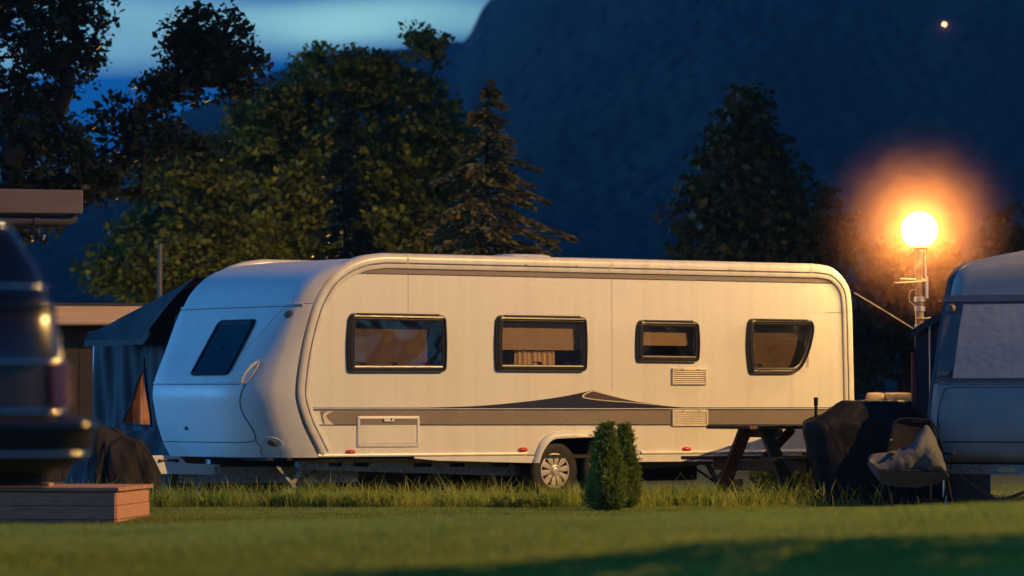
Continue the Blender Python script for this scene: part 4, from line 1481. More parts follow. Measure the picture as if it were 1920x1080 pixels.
for k, (x, w, lab) in enumerate(((4.17, 0.20, 'beige box with a rounded lid behind the barbecue, left of two'), (4.42, 0.30, 'beige box with a ribbed lid behind the barbecue, right of two'))):
    bx = thing('storage_box', lab, 'box', (x, 47.75, 0), R(-6 + 12 * k), 'beige boxes behind the barbecue')
    MB().grid([slice_loop(0, 0, w / 2 - 0.01 + 0.012 * t, 0.2, z, 7, 32) for z, t in ((0.0, -1), (0.7, 0), (1.08, 1))], closed=True).build('body', M['binplastic'], bx, smooth=True)
    MB().grid([slice_loop(0, 0, (w / 2 + 0.008) * s, 0.215 * s, z, 6, 32) for z, s in ((1.08, 1.0), (1.125, 1.0), (1.165, 0.9), (1.175, 0.7), (1.178, 0.02))], closed=True).build('lid', M['binplastic'], bx, smooth=True)

# bricks under the caravan tail
for k, (x, y, z, a) in enumerate(((2.33, 46.0, 0.0, 5), (2.55, 46.02, 0.0, -3), (2.44, 46.0, 0.112, 2))):
    b_ = MB().box((0, 0, 0.055), (0.22, 0.105, 0.107)).build('brick', M['brick'], loc=(x, y, z), bevel=0.006)
    b_.rotation_euler = (0, 0, R(a))
    tag(b_, ['red brick on the grass behind the picnic table leg, left below', 'red brick on the grass behind the picnic table leg, right below', 'red brick lying across two others behind the picnic table'][k], 'brick', 'bricks behind the table')

tag(MB().tube([(3.86, 46.9, 2.30), (4.25, 47.6, 2.12), (4.9, 48.7, 1.8), (6.4, 51.0, 0.0)], 0.006, 5).build('guy_wire', M['wire']), 'thin guy wire slanting down from the caravan rear corner', 'wire')

# ------------------------------------------------------------------ older caravan, right
BE = R(-30)
oc = thing('old_caravan', 'older grey-white caravan in blue shade at the right edge, screen mat on its window', 'caravan', (4.235, 42.65, 0), BE)
# local x across the front (to the right), y backwards
op = smooth_path([(0.16, 0.45), (0.05, 0.52), (0.0, 0.70), (0.0, 0.95), (0.06, 1.22), (0.10, 1.275), (0.26, 1.75), (0.40, 2.10), (0.44, 2.22), (0.50, 2.40), (0.62, 2.54), (0.90, 2.64), (1.4, 2.69), (2.4, 2.71)], 4)
OWD, OLN = 2.15, 4.6


def old_row(y, z, outx=0.0):
    e = 0.10 + 0.20 * np.clip((z - 2.1) / 0.5, 0, 1) ** 1.6
    ys = y
    xs_ = [0, 0.004, 0.02, 0.05, 0.10, 0.2, 0.6, OWD / 2]
    xs_ = xs_ + [OWD - q for q in xs_[::-1][1:]]
    row = []
    crown = 0.13 * np.clip((z - 2.0) / 0.6, 0, 1)
    for q in xs_:
        d = min(q, OWD - q)
        back = 0.10 * (1 - min(1, d / 0.12)) ** 2
        zz = z - crown * (1 - d / (OWD / 2)) ** 2
        row.append((q + (0.05 * (z - 0.45) / 2.1) * (1 - 2 * q / OWD) , ys + back, zz))
    return row


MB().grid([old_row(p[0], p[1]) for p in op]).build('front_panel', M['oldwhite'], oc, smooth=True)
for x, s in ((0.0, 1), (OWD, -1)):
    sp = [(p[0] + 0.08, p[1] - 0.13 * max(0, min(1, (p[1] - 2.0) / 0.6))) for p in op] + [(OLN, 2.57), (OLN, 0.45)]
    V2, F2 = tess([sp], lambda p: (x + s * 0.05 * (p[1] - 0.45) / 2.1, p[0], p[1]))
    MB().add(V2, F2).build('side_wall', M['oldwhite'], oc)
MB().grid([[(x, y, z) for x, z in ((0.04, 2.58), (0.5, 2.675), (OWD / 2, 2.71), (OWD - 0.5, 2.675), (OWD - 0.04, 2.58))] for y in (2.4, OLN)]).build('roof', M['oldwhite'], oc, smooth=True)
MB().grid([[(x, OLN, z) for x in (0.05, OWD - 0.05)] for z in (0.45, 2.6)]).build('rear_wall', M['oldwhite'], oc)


def old_y(z):
    return float(np.interp(z, [p[1] for p in op], [p[0] for p in op]))


def old_patch(x0, x1, z0, z1, outd, name, mat, n=8, tap=0.0, parent=oc):
    rows = []
    for z in np.linspace(z0, z1, n):
        rows.append([(x, old_y(z) - outd, z - 0.0) for x in (x0 + tap * (z - z0), x1)])
    b = MB().grid(rows)
    b.grid([[(p[0], p[1] + outd * 0.9, p[2]) for p in rows[i]] for i in range(n)])
    b.grid([[r[0] for r in rows], [(r[0][0], r[0][1] + outd * 0.9, r[0][2]) for r in rows]])
    b.grid([rows[0], [(p[0], p[1] + outd * 0.9, p[2]) for p in rows[0]]])
    b.grid([rows[-1], [(p[0], p[1] + outd * 0.9, p[2]) for p in rows[-1]]])
    return b.build(name, mat, parent)


fwn = old_patch(0.07, 2.08, 1.29, 2.10, 0.012, 'front_window', M['greytrim'])
old_patch(0.27, 1.98, 1.31, 2.07, 0.030, 'thermal_screen', M['screenmat'], parent=fwn)
old_patch(0.03, 2.12, 2.10, 2.165, 0.035, 'window_rail', M['greytrim'])
old_patch(0.03, 2.12, 1.255, 1.285, 0.022, 'waist_rail', M['greytrim'])
old_patch(0.10, 0.23, 1.34, 1.385, 0.05, 'window_catch', M['greytrim'], parent=fwn)
MB().lathe([(0.05, 0.0), (0.05, -0.04), (0.035, -0.06), (0.001, -0.062)], (0.14, old_y(2.02), 2.03), 'y', 14).build('marker_lamp', M['greytrim'], oc, smooth=True)
# locker outline, lower seam
MB().tube([(x, old_y(z) - 0.004, z) for x, z in [tuple(p) for p in smooth_path([(0.16, 0.62), (0.14, 0.95), (0.18, 1.15), (0.24, 1.215), (0.6, 1.22), (2.0, 1.22)], 5)]], 0.005, 5).build('locker_seam', M['seam'], oc)
MB().tube([(x, old_y(0.66) - 0.004, 0.66) for x in np.linspace(0.03, OWD - 0.03, 8)], 0.006, 5).build('lower_seam', M['seam'], oc)
MB().grid([[(x + 0.006, p[0] + 0.09, p[1] - 0.13 * max(0, min(1, (p[1] - 2.0) / 0.6)))for p in op] for x in (-0.02, 0.04)]).build('corner_trim', M['greytrim'], oc, smooth=True)
ob = beam_with_holes([(0.1, 0.33), (2.1, 0.33), (2.1, 0.43), (0.1, 0.43)], [hole(0.75, 0.95, 0.36, 0.40), hole(1.15, 1.35, 0.36, 0.40), hole(1.55, 1.75, 0.36, 0.40)], 0.12, 0.126)
ob.build('chassis_beam', M['galv'], oc)
MB().tube([(0.17, 0.10, 0.0), (0.17, 0.10, 0.36)], 0.02, 8).build('jack_leg', M['alum'], oc)
MB().beam((0.3, 0.15, 0.33), (0.75, 0.15, 0.05), 0.03, 0.03, (0, 1, 0)).build('steady', M['wood'], oc)
MB().beam((1.5, 0.15, 0.33), (0.75, 0.15, 0.05), 0.03, 0.03, (0, 1, 0)).build('steady', M['wood'], oc)
MB().tube(smooth_path([(0.02, -0.02, 0.47), (0.10, -0.08, 0.50), (0.20, -0.10, 0.47), (0.26, -0.05, 0.43)], 5), 0.012, 8).build('coupling_cable', M['blackmetal'], oc, smooth=True)
for x in (0.05, OWD - 0.05 - 0.17):
    wheel(0, 0, 0, 0.30, oc).matrix_local = Matrix.Translation((x, 2.9, 0.30)) @ Matrix.Rotation(R(90), 4, 'Z') @ Matrix.Translation((0, -0.19 if x < 1 else 0.0, 0))
MB().bbox((0.1, 0.2, 0.40), (OWD - 0.1, OLN - 0.1, 0.448)).build('floor', M['dark'], oc)

# its awning
ra = thing('side_awning', 'narrow dark awning with a red pole on the left of the old caravan', 'tent', (4.36, 44.75, 0), BE)
aw2 = [(-0.02, 1.82), (0.16, 1.93), (0.40, 2.05)]
mb = MB()
rows = []
for z in (0.0, 0.3, 0.6, 0.8, 1.0):
    rows.append([(x, 0.02 * math.sin(x * 20), z * t) for x, t in aw2])
mb.grid(rows)
mb.build('front_wall', M['canvas_dark'], ra, smooth=True)
MB().grid([[(x - 0.03, y, t + 0.015) for x, t in aw2] for y in (-0.06, 1.0, 2.0)]).build('roof', M['canvas'], ra, smooth=True)
MB().grid([[(x - 0.03, -0.062, t + 0.015 - dz) for x, t in aw2] for dz in (0, 0.09)]).build('valance', M['canvas'], ra)
MB().grid([[(-0.02, y, z) for y in (0, 2.0)] for z in (0, 1.82)]).build('side_wall', M['canvas_dark'], ra)
MB().tube([(-0.035, -0.04, 0), (-0.035, -0.04, 1.60)], 0.018, 8).build('red_pole', M['redpole'], ra, smooth=True)
MB().tube([(0.17, -0.03, 0), (0.16, -0.03, 1.93)], 0.012, 8).build('pole', M['alum'], ra, smooth=True)

# ------------------------------------------------------------------ trees
def leaf_cards(P, size, r, flat=0.0, aspect=0.62, jitter=1.0):
    """four-point leaf at every point of P with random turn"""
    n = len(P)
    a = r.normal(size=(n, 3))
    a[:, 2] *= (1 - flat)
    a /= np.linalg.norm(a, axis=1)[:, None]
    b = r.normal(size=(n, 3))
    b -= a * np.sum(a * b, 1)[:, None]
    b /= np.linalg.norm(b, axis=1)[:, None]
    s = size * (0.45 + 1.2 * r.random(n) ** 1.5)[:, None]
    c_ = np.cross(a, b) * s * 0.18
    v = np.stack([P - a * s, P + b * s * aspect + c_, P + a * s, P - b * s * aspect + c_], 1).reshape(-1, 3)
    f = np.arange(4 * n).reshape(-1, 4)
    return v, f


def tubes_mesh(name, segs, mat, parent, n=5):
    """segs: list of (p0, p1, r0, r1)"""
    V, F = [], []
    for p0, p1, r0, r1 in segs:
        d = p1 - p0
        L_ = np.linalg.norm(d)
        if L_ < 1e-6:
            continue
        d = d / L_
        a = np.cross(d, (0.31, 0.17, 0.93))
        a /= np.linalg.norm(a)
        b = np.cross(d, a)
        o = len(V)
        for p, rr_ in ((p0, r0), (p1, r1)):
            for k in range(n):
                t = 2 * math.pi * k / n
                V.append(p + (a * math.cos(t) + b * math.sin(t)) * rr_)
        for k in range(n):
            F.append((o + k, o + (k + 1) % n, o + n + (k + 1) % n, o + n + k))
    return numpy_mesh(name, np.array(V), np.array(F), mat, parent, smooth=True)


def broadleaf(name, label, base, blobs, seed, trunk_h, trunk_r, density=1.0, leaf=0.10, clump=0.36, mat='oak', per=46, extra=(), group=None):
    """blobs: (x, y, z, rx, ry, rz, count) in world space; tips joined to a growing branch system"""
    r = np.random.default_rng(seed)
    root = thing(name, label, 'tree', base, 0, group)
    B = np.array(base, float)
    tips = []
    for x, y, z, rx, ry, rz, cnt in blobs:
        q = r.normal(size=(int(cnt * density), 3))
        q /= np.linalg.norm(q, axis=1)[:, None]
        q *= (r.random(len(q)) ** 0.42)[:, None]
        tips.append(q * (rx, ry, rz) + (x, y, z) - B)
    tips = np.concatenate(tips)
    for e in extra:
        tips = np.concatenate([tips, np.array(e, float).reshape(-1, 3) - B])
    # trunk nodes
    nodes = [np.array((0.06 * math.sin(i * 1.3), 0.05 * math.cos(i), trunk_h * i / 7)) for i in range(8)]
    parent = [-1] + list(range(7))
    order = np.argsort(np.linalg.norm(tips - nodes[-1], axis=1))
    ends = []
    for ti in order:
        p = tips[ti]
        A = np.array(nodes)
        d = np.linalg.norm(A - p, axis=1) + 0.35 * np.maximum(0, A[:, 2] - p[2])
        d[:5] += 2.0
        j = int(np.argmin(d))
        L_ = np.linalg.norm(p - nodes[j])
        k = max(1, int(L_ / 0.45))
        s0 = nodes[j]
        for i in range(1, k + 1):
            t = i / k
            q = s0 + (p - s0) * t
            if i < k:
                q = q + r.normal(size=3) * 0.07 + np.array((0, 0, -0.10 * math.sin(math.pi * t) * min(1, L_)))
            nodes.append(q)
            parent.append(j)
            j = len(nodes) - 1
        ends.append(j)
    cnt = np.zeros(len(nodes))
    for e in ends:
        cnt[e] += 1
    for i in range(len(nodes) - 1, 0, -1):
        cnt[parent[i]] += cnt[i]
    rad = trunk_r * (np.maximum(cnt, 1) / max(1, cnt[0])) ** 0.45
    rad = np.maximum(rad, 0.010)
    segs = [(nodes[parent[i]], nodes[i], min(rad[parent[i]], rad[i] * 1.5), rad[i]) for i in range(1, len(nodes))]
    segs[0] = (nodes[0] - np.array((0, 0, 0.05)), nodes[1], trunk_r * 1.35, rad[1])
    tubes_mesh('trunk', segs, M['bark'], root, 6)
    cen = np.array(nodes)[ends]
    c2 = np.repeat(cen, per, 0)
    q = r.normal(size=(len(c2), 3))
    q /= np.linalg.norm(q, axis=1)[:, None]
    q *= (r.random(len(q)) ** 0.5)[:, None] * clump * (0.7 + 0.6 * np.repeat(r.random(len(cen)), per))[:, None]
    q[:, 2] *= 0.7
    v, f = leaf_cards(c2 + q, leaf, r, 0.3)
    numpy_mesh('crown', v, f, M[mat], root)
    return root


def conifer(name, label, base, h, rad, seed, mat='spruce', levels=34, droop=0.35, z_first=0.4, dens=1.0, group=None, size=0.075):
    r = np.random.default_rng(seed)
    root = thing(name, label, 'tree', base, 0, group)
    segs = []
    P = []
    tn = 14
    tr = [np.array((0.03 * math.sin(i), 0.03 * math.cos(i * 1.7), h * i / tn)) for i in range(tn + 1)]
    for i in range(tn):
        segs.append((tr[i], tr[i + 1], 0.12 * (1 - i / tn) + 0.012, 0.12 * (1 - (i + 1) / tn) + 0.010))
    A = []
    for lv_ in range(levels):
        t = lv_ / (levels - 1)
        z = z_first + (h * 0.985 - z_first) * t
        ln_ = rad * (1 - t) ** 0.85 * (0.7 + 0.4 * r.random()) + 0.05
        nb_ = int(5 + 5 * (1 - t) + r.integers(0, 2))
        a0 = r.uniform(0, 6.28)
        for k in range(nb_):
            az = a0 + 6.283 * k / nb_ + r.normal() * 0.18
            l_ = ln_ * r.uniform(0.5, 1.2)
            st = np.array((0, 0, z + r.normal() * 0.09))
            d0 = np.array((math.cos(az), math.sin(az), 0.0))
            m = max(4, int(l_ / 0.16))
            pts = []
            for i in range(m + 1):
                s = i / m
                pts.append(st + d0 * l_ * s + np.array((0, 0, 0.22 * l_ * s - droop * l_ * s * s * 1.7 + 0.15 * l_ * s ** 4)))
            for i in range(m):
                segs.append((pts[i], pts[i + 1], 0.016 * (1 - i / m) + 0.004, 0.016 * (1 - (i + 1) / m) + 0.004))
            nn = int((10 + 34 * l_) * dens * 1.7)
            s = r.random(nn) ** 0.75
            s = 0.12 + 0.9 * s
            side_ = np.array((-d0[1], d0[0], 0))
            w = (r.random(nn) - 0.5) * (0.10 + 0.42 * l_ * (1.05 - s) * 0.9)
            q = st + d0 * (l_ * s)[:, None] + np.stack([np.zeros(nn), np.zeros(nn), 0.22 * l_ * s - droop * l_ * s * s * 1.7 + 0.15 * l_ * s ** 4], 1)
            q = q + side_ * w[:, None] + d0 * (np.abs(w) * 0.5)[:, None]
            q[:, 2] += r.normal(size=nn) * 0.02 - np.abs(w) * 0.25 - 0.02
            dirs = d0 * 0.8 + side_ * np.sign(w)[:, None] * 0.55 + r.normal(size=(nn, 3)) * 0.25 - np.array((0, 0, 0.25))
            P.append(q)
            A.append(dirs)
    tubes_mesh('trunk', segs, M['bark'], root, 5)
    P = np.concatenate(P)
    A = np.concatenate(A)
    A /= np.linalg.norm(A, axis=1)[:, None]
    n = len(P)
    b = r.normal(size=(n, 3))
    b -= A * np.sum(A * b, 1)[:, None]
    b /= np.linalg.norm(b, axis=1)[:, None]
    s = (size * (0.6 + 0.8 * r.random(n)))[:, None]
    v = np.stack([P - A * s, P + b * s * 0.33, P + A * s, P - b * s * 0.33], 1).reshape(-1, 3)
    numpy_mesh('crown', v, np.arange(4 * n).reshape(-1, 4), M[mat], root)
    return root


# big dark oak at the left edge, with a long limb reaching right
limb = [(-6.6, 60, 4.7), (-6.1, 60, 5.0), (-5.6, 60, 5.15), (-5.15, 60, 5.4), (-4.75, 60, 5.75), (-4.4, 60, 5.95)]
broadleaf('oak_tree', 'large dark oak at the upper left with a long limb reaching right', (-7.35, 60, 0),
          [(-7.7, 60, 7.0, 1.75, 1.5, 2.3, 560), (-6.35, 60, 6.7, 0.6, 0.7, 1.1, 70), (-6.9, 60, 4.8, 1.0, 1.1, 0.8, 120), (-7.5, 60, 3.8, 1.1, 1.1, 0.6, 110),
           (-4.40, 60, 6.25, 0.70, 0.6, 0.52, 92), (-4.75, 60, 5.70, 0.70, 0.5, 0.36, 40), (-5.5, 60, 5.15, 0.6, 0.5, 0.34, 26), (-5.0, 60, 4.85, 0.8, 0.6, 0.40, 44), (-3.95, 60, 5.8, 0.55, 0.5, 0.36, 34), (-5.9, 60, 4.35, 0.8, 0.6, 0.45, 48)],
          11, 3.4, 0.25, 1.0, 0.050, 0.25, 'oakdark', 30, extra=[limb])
# spreading tree behind the caravan nose
broadleaf('maple_tree', 'wide leafy tree behind the caravan, its lower leaves lit yellow', (-3.3, 72, 0),
          [(-3.15, 72, 4.7, 2.35, 1.8, 1.55, 620), (-5.2, 72, 3.75, 1.85, 1.5, 0.85, 330), (-6.5, 72, 3.3, 0.9, 1.0, 0.5, 90), (-1.35, 72, 5.3, 0.9, 1.0, 1.15, 170),
           (-2.9, 72, 6.70, 1.05, 0.7, 0.55, 80), (-1.50, 72, 7.2, 0.40, 0.35, 0.50, 16), (-2.1, 72, 6.7, 0.5, 0.5, 0.4, 18), (-4.4, 72, 6.1, 0.55, 0.7, 0.45, 46), (-1.0, 72, 3.8, 0.9, 1.0, 0.9, 110), (-4.5, 72, 2.9, 1.8, 1.0, 0.4, 120), (-4.3, 72, 5.0, 1.2, 1.1, 0.95, 130), (-5.7, 72, 4.9, 1.3, 1.0, 0.65, 100), (-3.9, 72, 6.2, 0.7, 0.6, 0.4, 40), (-1.9, 72, 6.3, 0.9, 0.7, 0.5, 60), (-0.7, 72, 5.0, 0.7, 0.8, 0.8, 70)],
          12, 2.6, 0.22, 1.0, 0.057, 0.30, 'oak', 44)
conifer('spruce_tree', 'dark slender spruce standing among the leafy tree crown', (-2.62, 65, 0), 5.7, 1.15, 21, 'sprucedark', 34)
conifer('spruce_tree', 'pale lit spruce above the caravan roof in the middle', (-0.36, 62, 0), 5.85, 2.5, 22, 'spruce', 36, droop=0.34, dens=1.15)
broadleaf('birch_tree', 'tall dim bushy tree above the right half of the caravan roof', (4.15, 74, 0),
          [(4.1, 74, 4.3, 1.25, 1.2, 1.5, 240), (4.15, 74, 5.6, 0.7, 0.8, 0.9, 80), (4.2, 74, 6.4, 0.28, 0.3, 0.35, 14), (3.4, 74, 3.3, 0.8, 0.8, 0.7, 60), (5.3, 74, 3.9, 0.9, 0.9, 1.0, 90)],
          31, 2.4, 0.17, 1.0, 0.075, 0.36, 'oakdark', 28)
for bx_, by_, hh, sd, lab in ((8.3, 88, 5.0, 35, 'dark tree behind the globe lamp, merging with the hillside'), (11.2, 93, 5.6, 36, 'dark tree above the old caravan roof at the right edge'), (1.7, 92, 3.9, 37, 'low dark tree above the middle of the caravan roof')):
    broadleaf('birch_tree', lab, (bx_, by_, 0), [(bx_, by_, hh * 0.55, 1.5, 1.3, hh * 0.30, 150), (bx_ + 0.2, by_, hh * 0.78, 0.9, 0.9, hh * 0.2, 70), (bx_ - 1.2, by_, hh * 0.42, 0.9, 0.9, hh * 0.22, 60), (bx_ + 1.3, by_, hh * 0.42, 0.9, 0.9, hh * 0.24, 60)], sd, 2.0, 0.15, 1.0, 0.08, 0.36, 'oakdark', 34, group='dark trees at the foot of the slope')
# unseen tree added right of the view to shade the near grass
broadleaf('shade_tree', 'unseen leafy tree added right of the view to shade the near grass', (8.6, 20.6, float(ground_z(8.6, 20.6)) - 0.05),
          [(8.6, 20.6, 4.6, 1.9, 1.9, 1.7, 260), (8.6, 20.6, 3.0, 1.4, 1.4, 0.8, 80)], 38, 2.2, 0.16, 1.0, 0.09, 0.34, 'oak', 26)
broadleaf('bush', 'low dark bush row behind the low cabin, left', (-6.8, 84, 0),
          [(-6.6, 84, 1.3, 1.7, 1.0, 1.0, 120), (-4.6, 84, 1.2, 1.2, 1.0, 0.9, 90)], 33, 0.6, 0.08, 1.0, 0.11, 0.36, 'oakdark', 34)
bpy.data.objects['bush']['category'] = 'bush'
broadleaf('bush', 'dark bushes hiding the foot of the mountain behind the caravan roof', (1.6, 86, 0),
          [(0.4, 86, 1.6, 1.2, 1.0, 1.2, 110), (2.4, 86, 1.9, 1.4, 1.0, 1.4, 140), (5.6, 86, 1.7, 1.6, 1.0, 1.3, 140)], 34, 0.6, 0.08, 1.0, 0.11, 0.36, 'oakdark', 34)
bpy.data.objects['bush.001']['category'] = 'bush'


# ------------------------------------------------------------------ thuja pair by the wheels
def thuja(label, base, h, rad, seed):
    r = np.random.default_rng(seed)
    root = thing('thuja_shrub', label, 'shrub', base, 0, 'small thuja shrubs by the wheels')
    n = 30000
    t = r.random(n) ** 1.25
    prof_ = np.interp(t, [0, 0.06, 0.18, 0.45, 0.7, 0.86, 0.94, 1.0], [0.60, 0.92, 1.0, 0.84, 0.55, 0.28, 0.13, 0.03])
    az = r.uniform(0, 6.283, n)
    lump = 1 + 0.16 * np.sin(az * 3 + t * 9 + seed) + 0.10 * np.sin(az * 7 - t * 17)
    rr_ = rad * prof_ * lump * (1 - 0.55 * r.random(n) ** 2.2)
    P = np.stack([np.cos(az) * rr_, np.sin(az) * rr_, t * h], 1)
    up_ = np.stack([np.cos(az) * 0.55, np.sin(az) * 0.55, np.full(n, 0.9)], 1) + r.normal(size=(n, 3)) * 0.35
    up_ /= np.linalg.norm(up_, axis=1)[:, None]
    b = r.normal(size=(n, 3))
    b -= up_ * np.sum(up_ * b, 1)[:, None]
    b /= np.linalg.norm(b, axis=1)[:, None]
    # feathery sprays: a short fan of scale leaves carried on one stalk direction
    m = 9
    k = n // m
    P, up_, az = P[:k], up_[:k], az[:k]
    P = P + up_ * (0.05 * r.random(k) ** 2)[:, None]
    sd = r.normal(size=(k, 3))
    sd -= up_ * np.sum(up_ * sd, 1)[:, None]
    sd /= np.linalg.norm(sd, axis=1)[:, None]
    VV = []
    ln_ = 0.050 * (0.6 + 0.9 * r.random(k))
    for q in range(m):
        t_ = q / (m - 1)
        sgn = 1 if q % 2 else -1
        if q == m - 1:
            d_ = up_
        else:
            d_ = up_ * 0.75 + sd * sgn * 0.66
        c0 = P + up_ * (ln_ * t_)[:, None]
        L2 = (ln_ * (0.75 - 0.4 * t_))[:, None]
        w_ = np.cross(d_, r.normal(size=(k, 3)))
        w_ /= np.linalg.norm(w_, axis=1)[:, None]
        VV.append(np.stack([c0, c0 + d_ * L2 * 0.5 + w_ * 0.0055, c0 + d_ * L2, c0 + d_ * L2 * 0.5 - w_ * 0.0055], 1))
    v = np.concatenate(VV, 0).reshape(-1, 3)
    n = len(v) // 4
    numpy_mesh('crown', v, np.arange(4 * n).reshape(-1, 4), M['thuja'], root)
    segs = [(np.array((0, 0, -0.02)), np.array((0, 0, h * 0.5)), 0.02, 0.012), (np.array((0, 0, h * 0.5)), np.array((0.01, 0, h * 0.97)), 0.012, 0.004)]
    for k in range(26):
        z = h * r.uniform(0.12, 0.9)
        a_ = r.uniform(0, 6.28)
        L_ = rad * 0.8 * (1 - z / h)
        segs.append((np.array((0, 0, z)), np.array((math.cos(a_) * L_, math.sin(a_) * L_, z + L_ * 0.9)), 0.006, 0.003))
    tubes_mesh('trunk', segs, M['bark'], root, 5)


thuja('taller thuja shrub in front of the rear caravan wheel', (0.925, 40.75, 0), 0.80, 0.150, 41)
thuja('smaller thuja shrub just right of the taller one, by the wheel arch', (1.125, 41.6, 0), 0.77, 0.105, 42)


# ------------------------------------------------------------------ grass
def blades(P, h, w, lean, r, segs=1, curve=0.6):
    n = len(P)
    az = r.uniform(0, 6.283, n)
    fa = r.uniform(0, 6.283, n)
    d = np.stack([np.cos(az), np.sin(az), np.zeros(n)], 1)
    s = np.stack([np.cos(fa), np.sin(fa), np.zeros(n)], 1) * (w / 2)[:, None]
    rows = []
    for i in range(segs + 1):
        t = i / segs
        c_ = P + d * (lean * h * t ** (1 + curve))[:, None] + np.array((0, 0, 1)) * (h * t * (1 - 0.25 * lean * t))[:, None]
        if i < segs:
            k = 1 - 0.55 * t
            rows += [c_ - s * k, c_ + s * k]
        else:
            rows += [c_]
    V = np.stack(rows, 1)
    m = V.shape[1]
    base = (np.arange(n) * m)[:, None]
    F = []
    for i in range(segs):
        if i < segs - 1:
            F.append(np.concatenate([base + 2 * i, base + 2 * i + 1, base + 2 * i + 3], 1))
            F.append(np.concatenate([base + 2 * i, base + 2 * i + 3, base + 2 * i + 2], 1))
        else:
            F.append(np.concatenate([base + 2 * i, base + 2 * i + 1, base + 2 * i + 2], 1))
    return V.reshape(-1, 3), np.concatenate(F)


def lawn():
    r = np.random.default_rng(5)
    P = []
    for y0, y1, dens in ((10.5, 23.5, 2600), (23.5, 35, 900), (35, 43.4, 1700), (43.4, 54, 450)):
        ymid = (y0 + y1) / 2
        half = 0.128 * y1 + 0.9
        n = int((y1 - y0) * 2 * half * dens)
        y = r.uniform(y0, y1, n)
        x = r.uniform(-half, half, n)
        k = np.abs(x) < 0.128 * y + 0.9
        P.append(np.stack([x[k], y[k]], 1))
    P = np.concatenate(P)
    z = ground_z(P[:, 0], P[:, 1])
    P3 = np.column_stack([P, z - 0.004])
    n = len(P3)
    patch = 0.5 + 0.5 * np.sin(P[:, 0] * 2.1 + 1.7 * np.sin(P[:, 1] * 0.9)) * np.sin(P[:, 1] * 1.5 + np.sin(P[:, 0] * 1.3))
    far = P[:, 1] > 34
    h = np.where(far, 0.022, 0.034) * (0.6 + 0.5 * patch + 0.5 * r.random(n))
    w = np.where(far, 0.011, 0.008) * (0.7 + 0.6 * r.random(n))
    v, f = blades(P3, h, w, r.uniform(0.2, 1.0, n), r)
    o = numpy_mesh('lawn_grass', v, f, M['lawn'])
    tag(o, 'short mown lawn in front of the caravan', 'grass', kind='stuff')


lawn()


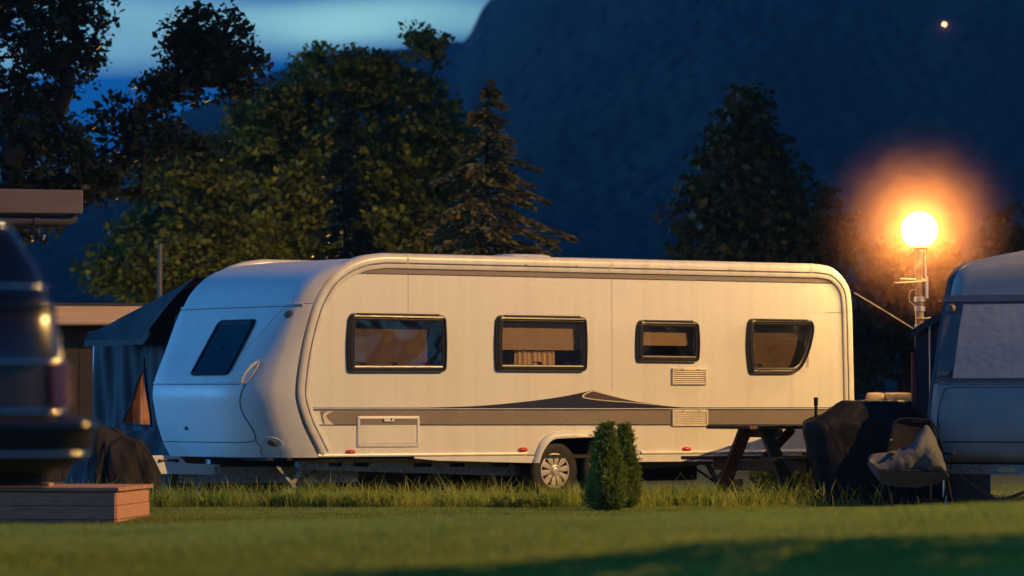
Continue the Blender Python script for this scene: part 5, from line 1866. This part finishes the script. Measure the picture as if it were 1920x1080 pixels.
def tall_grass():
    r = np.random.default_rng(6)
    n = 11000
    x = r.uniform(-4.6, 4.2, n)
    y = 42.05 + 0.12 * np.sin(x * 1.7) + r.random(n) ** 1.5 * 1.7
    # follow the caravan: the strip widens where there is room
    y = np.where(x > 0.8, y + (x - 0.8) * 0.62 * r.random(n) ** 0.5, y)
    keep = ~((np.abs(x - 3.7) < 0.6) & (np.abs(y - 43.3) < 0.4))
    x, y = x[keep], y[keep]
    n = len(x)
    clump = 0.55 + 0.45 * np.sin(x * 6.3 + 2 * np.sin(x * 2.1)) * np.sin(y * 5 + x)
    h = 0.07 + 0.22 * r.random(n) ** 1.5 * (0.5 + clump) + 0.12 * (r.random(n) > 0.965)
    w = 0.006 + 0.007 * r.random(n)
    P = np.column_stack([x, y, ground_z(x, y)])
    v, f = blades(P, h, w, r.uniform(0.1, 1.1, n), r, 3)
    o = numpy_mesh('tall_grass', v, f, M['tall'])
    tag(o, 'unmown grass strip growing along the foot of the caravan', 'grass', kind='stuff')
    # broad-leaved weeds among it
    n = 1500
    x = r.uniform(-4.4, 4.2, n)
    y = 42.1 + 0.12 * np.sin(x * 1.7) + r.random(n) * 1.1 + np.where(x > 1, (x - 1) * 0.55, 0)
    keep = (np.sin(x * 3.1 + 1) + np.sin(x * 7.7) > -0.5) & ~((np.abs(x - 3.7) < 0.75) & (np.abs(y - 43.3) < 0.45))
    x, y = x[keep], y[keep]
    P = np.column_stack([np.repeat(x, 5), np.repeat(y, 5), np.zeros(len(x) * 5)])
    n = len(P)
    h = 0.07 + 0.11 * r.random(n)
    v, f = blades(P, h, 0.035 + 0.03 * r.random(n), r.uniform(0.5, 1.3, n), r, 3, 0.9)
    o = numpy_mesh('weeds', v, f, M['weed'])
    tag(o, 'broad-leaved weeds growing among the tall grass by the caravan', 'weeds', kind='stuff')


tall_grass()


def hedge_plant():
    r = np.random.default_rng(9)
    root = thing('leafy_shrub', 'low leafy green shrub behind the picnic table bench', 'shrub', (3.05, 46.1, 0))
    n = 1500
    P = r.normal(size=(n, 3))
    P /= np.linalg.norm(P, axis=1)[:, None]
    P *= (r.random(n) ** 0.4)[:, None] * np.array((0.42, 0.28, 0.24))
    P += (0, 0, 0.24)
    v, f = leaf_cards(P, 0.032, r, 0.2)
    numpy_mesh('crown', v, f, M['weed'], root)
    segs = []
    for k in range(14):
        a = r.uniform(0, 6.28)
        segs.append((np.zeros(3), np.array((0.36 * math.cos(a) * r.random(), 0.22 * math.sin(a), 0.15 + 0.3 * r.random())), 0.007, 0.003))
    tubes_mesh('stem', segs, M['bark'], root, 5)


hedge_plant()

# ------------------------------------------------------------------ far house with a light, high on the slope
fh = thing('far_house', 'tiny distant house with one lit lamp high on the dark mountainside', 'house', (87.3, 838, 70.5), R(-9))
MB().bbox((-3, 0, 0), (3, 5, 7.6)).build('wall', M['cabin'], fh)
MB().prism([(-3.5, 7.6), (3.5, 7.6), (0, 10)], -0.5, 5.5).build('roof', M['roofing'], fh)
MB().lathe([(0.001, 6.6), (0.22, 6.7), (0.25, 6.9), (0.001, 7.1)], (0, -0.6, 0), 'z', 12).build('porch_lamp', emat('porch_glow', (1.0, 0.5, 0.25), 3.0), fh)

# ------------------------------------------------------------------ blue evening air
def haze():
    m = bpy.data.materials.new('evening_air')
    m.use_nodes = True
    t = m.node_tree
    t.nodes.remove(t.nodes['Principled BSDF'])
    pv = t.nodes.new('ShaderNodeVolumePrincipled')
    pv.inputs['Color'].default_value = (0.30, 0.62, 1.0, 1)
    pv.inputs['Density'].default_value = 0.00017
    t.links.new(pv.outputs[0], t.nodes['Material Output'].inputs['Volume'])
    o = MB().bbox((-470, -95, -1.6), (470, 2070, 352)).build('haze', m)
    tag(o, 'thin blue evening haze over the valley', 'haze', kind='stuff')


haze()
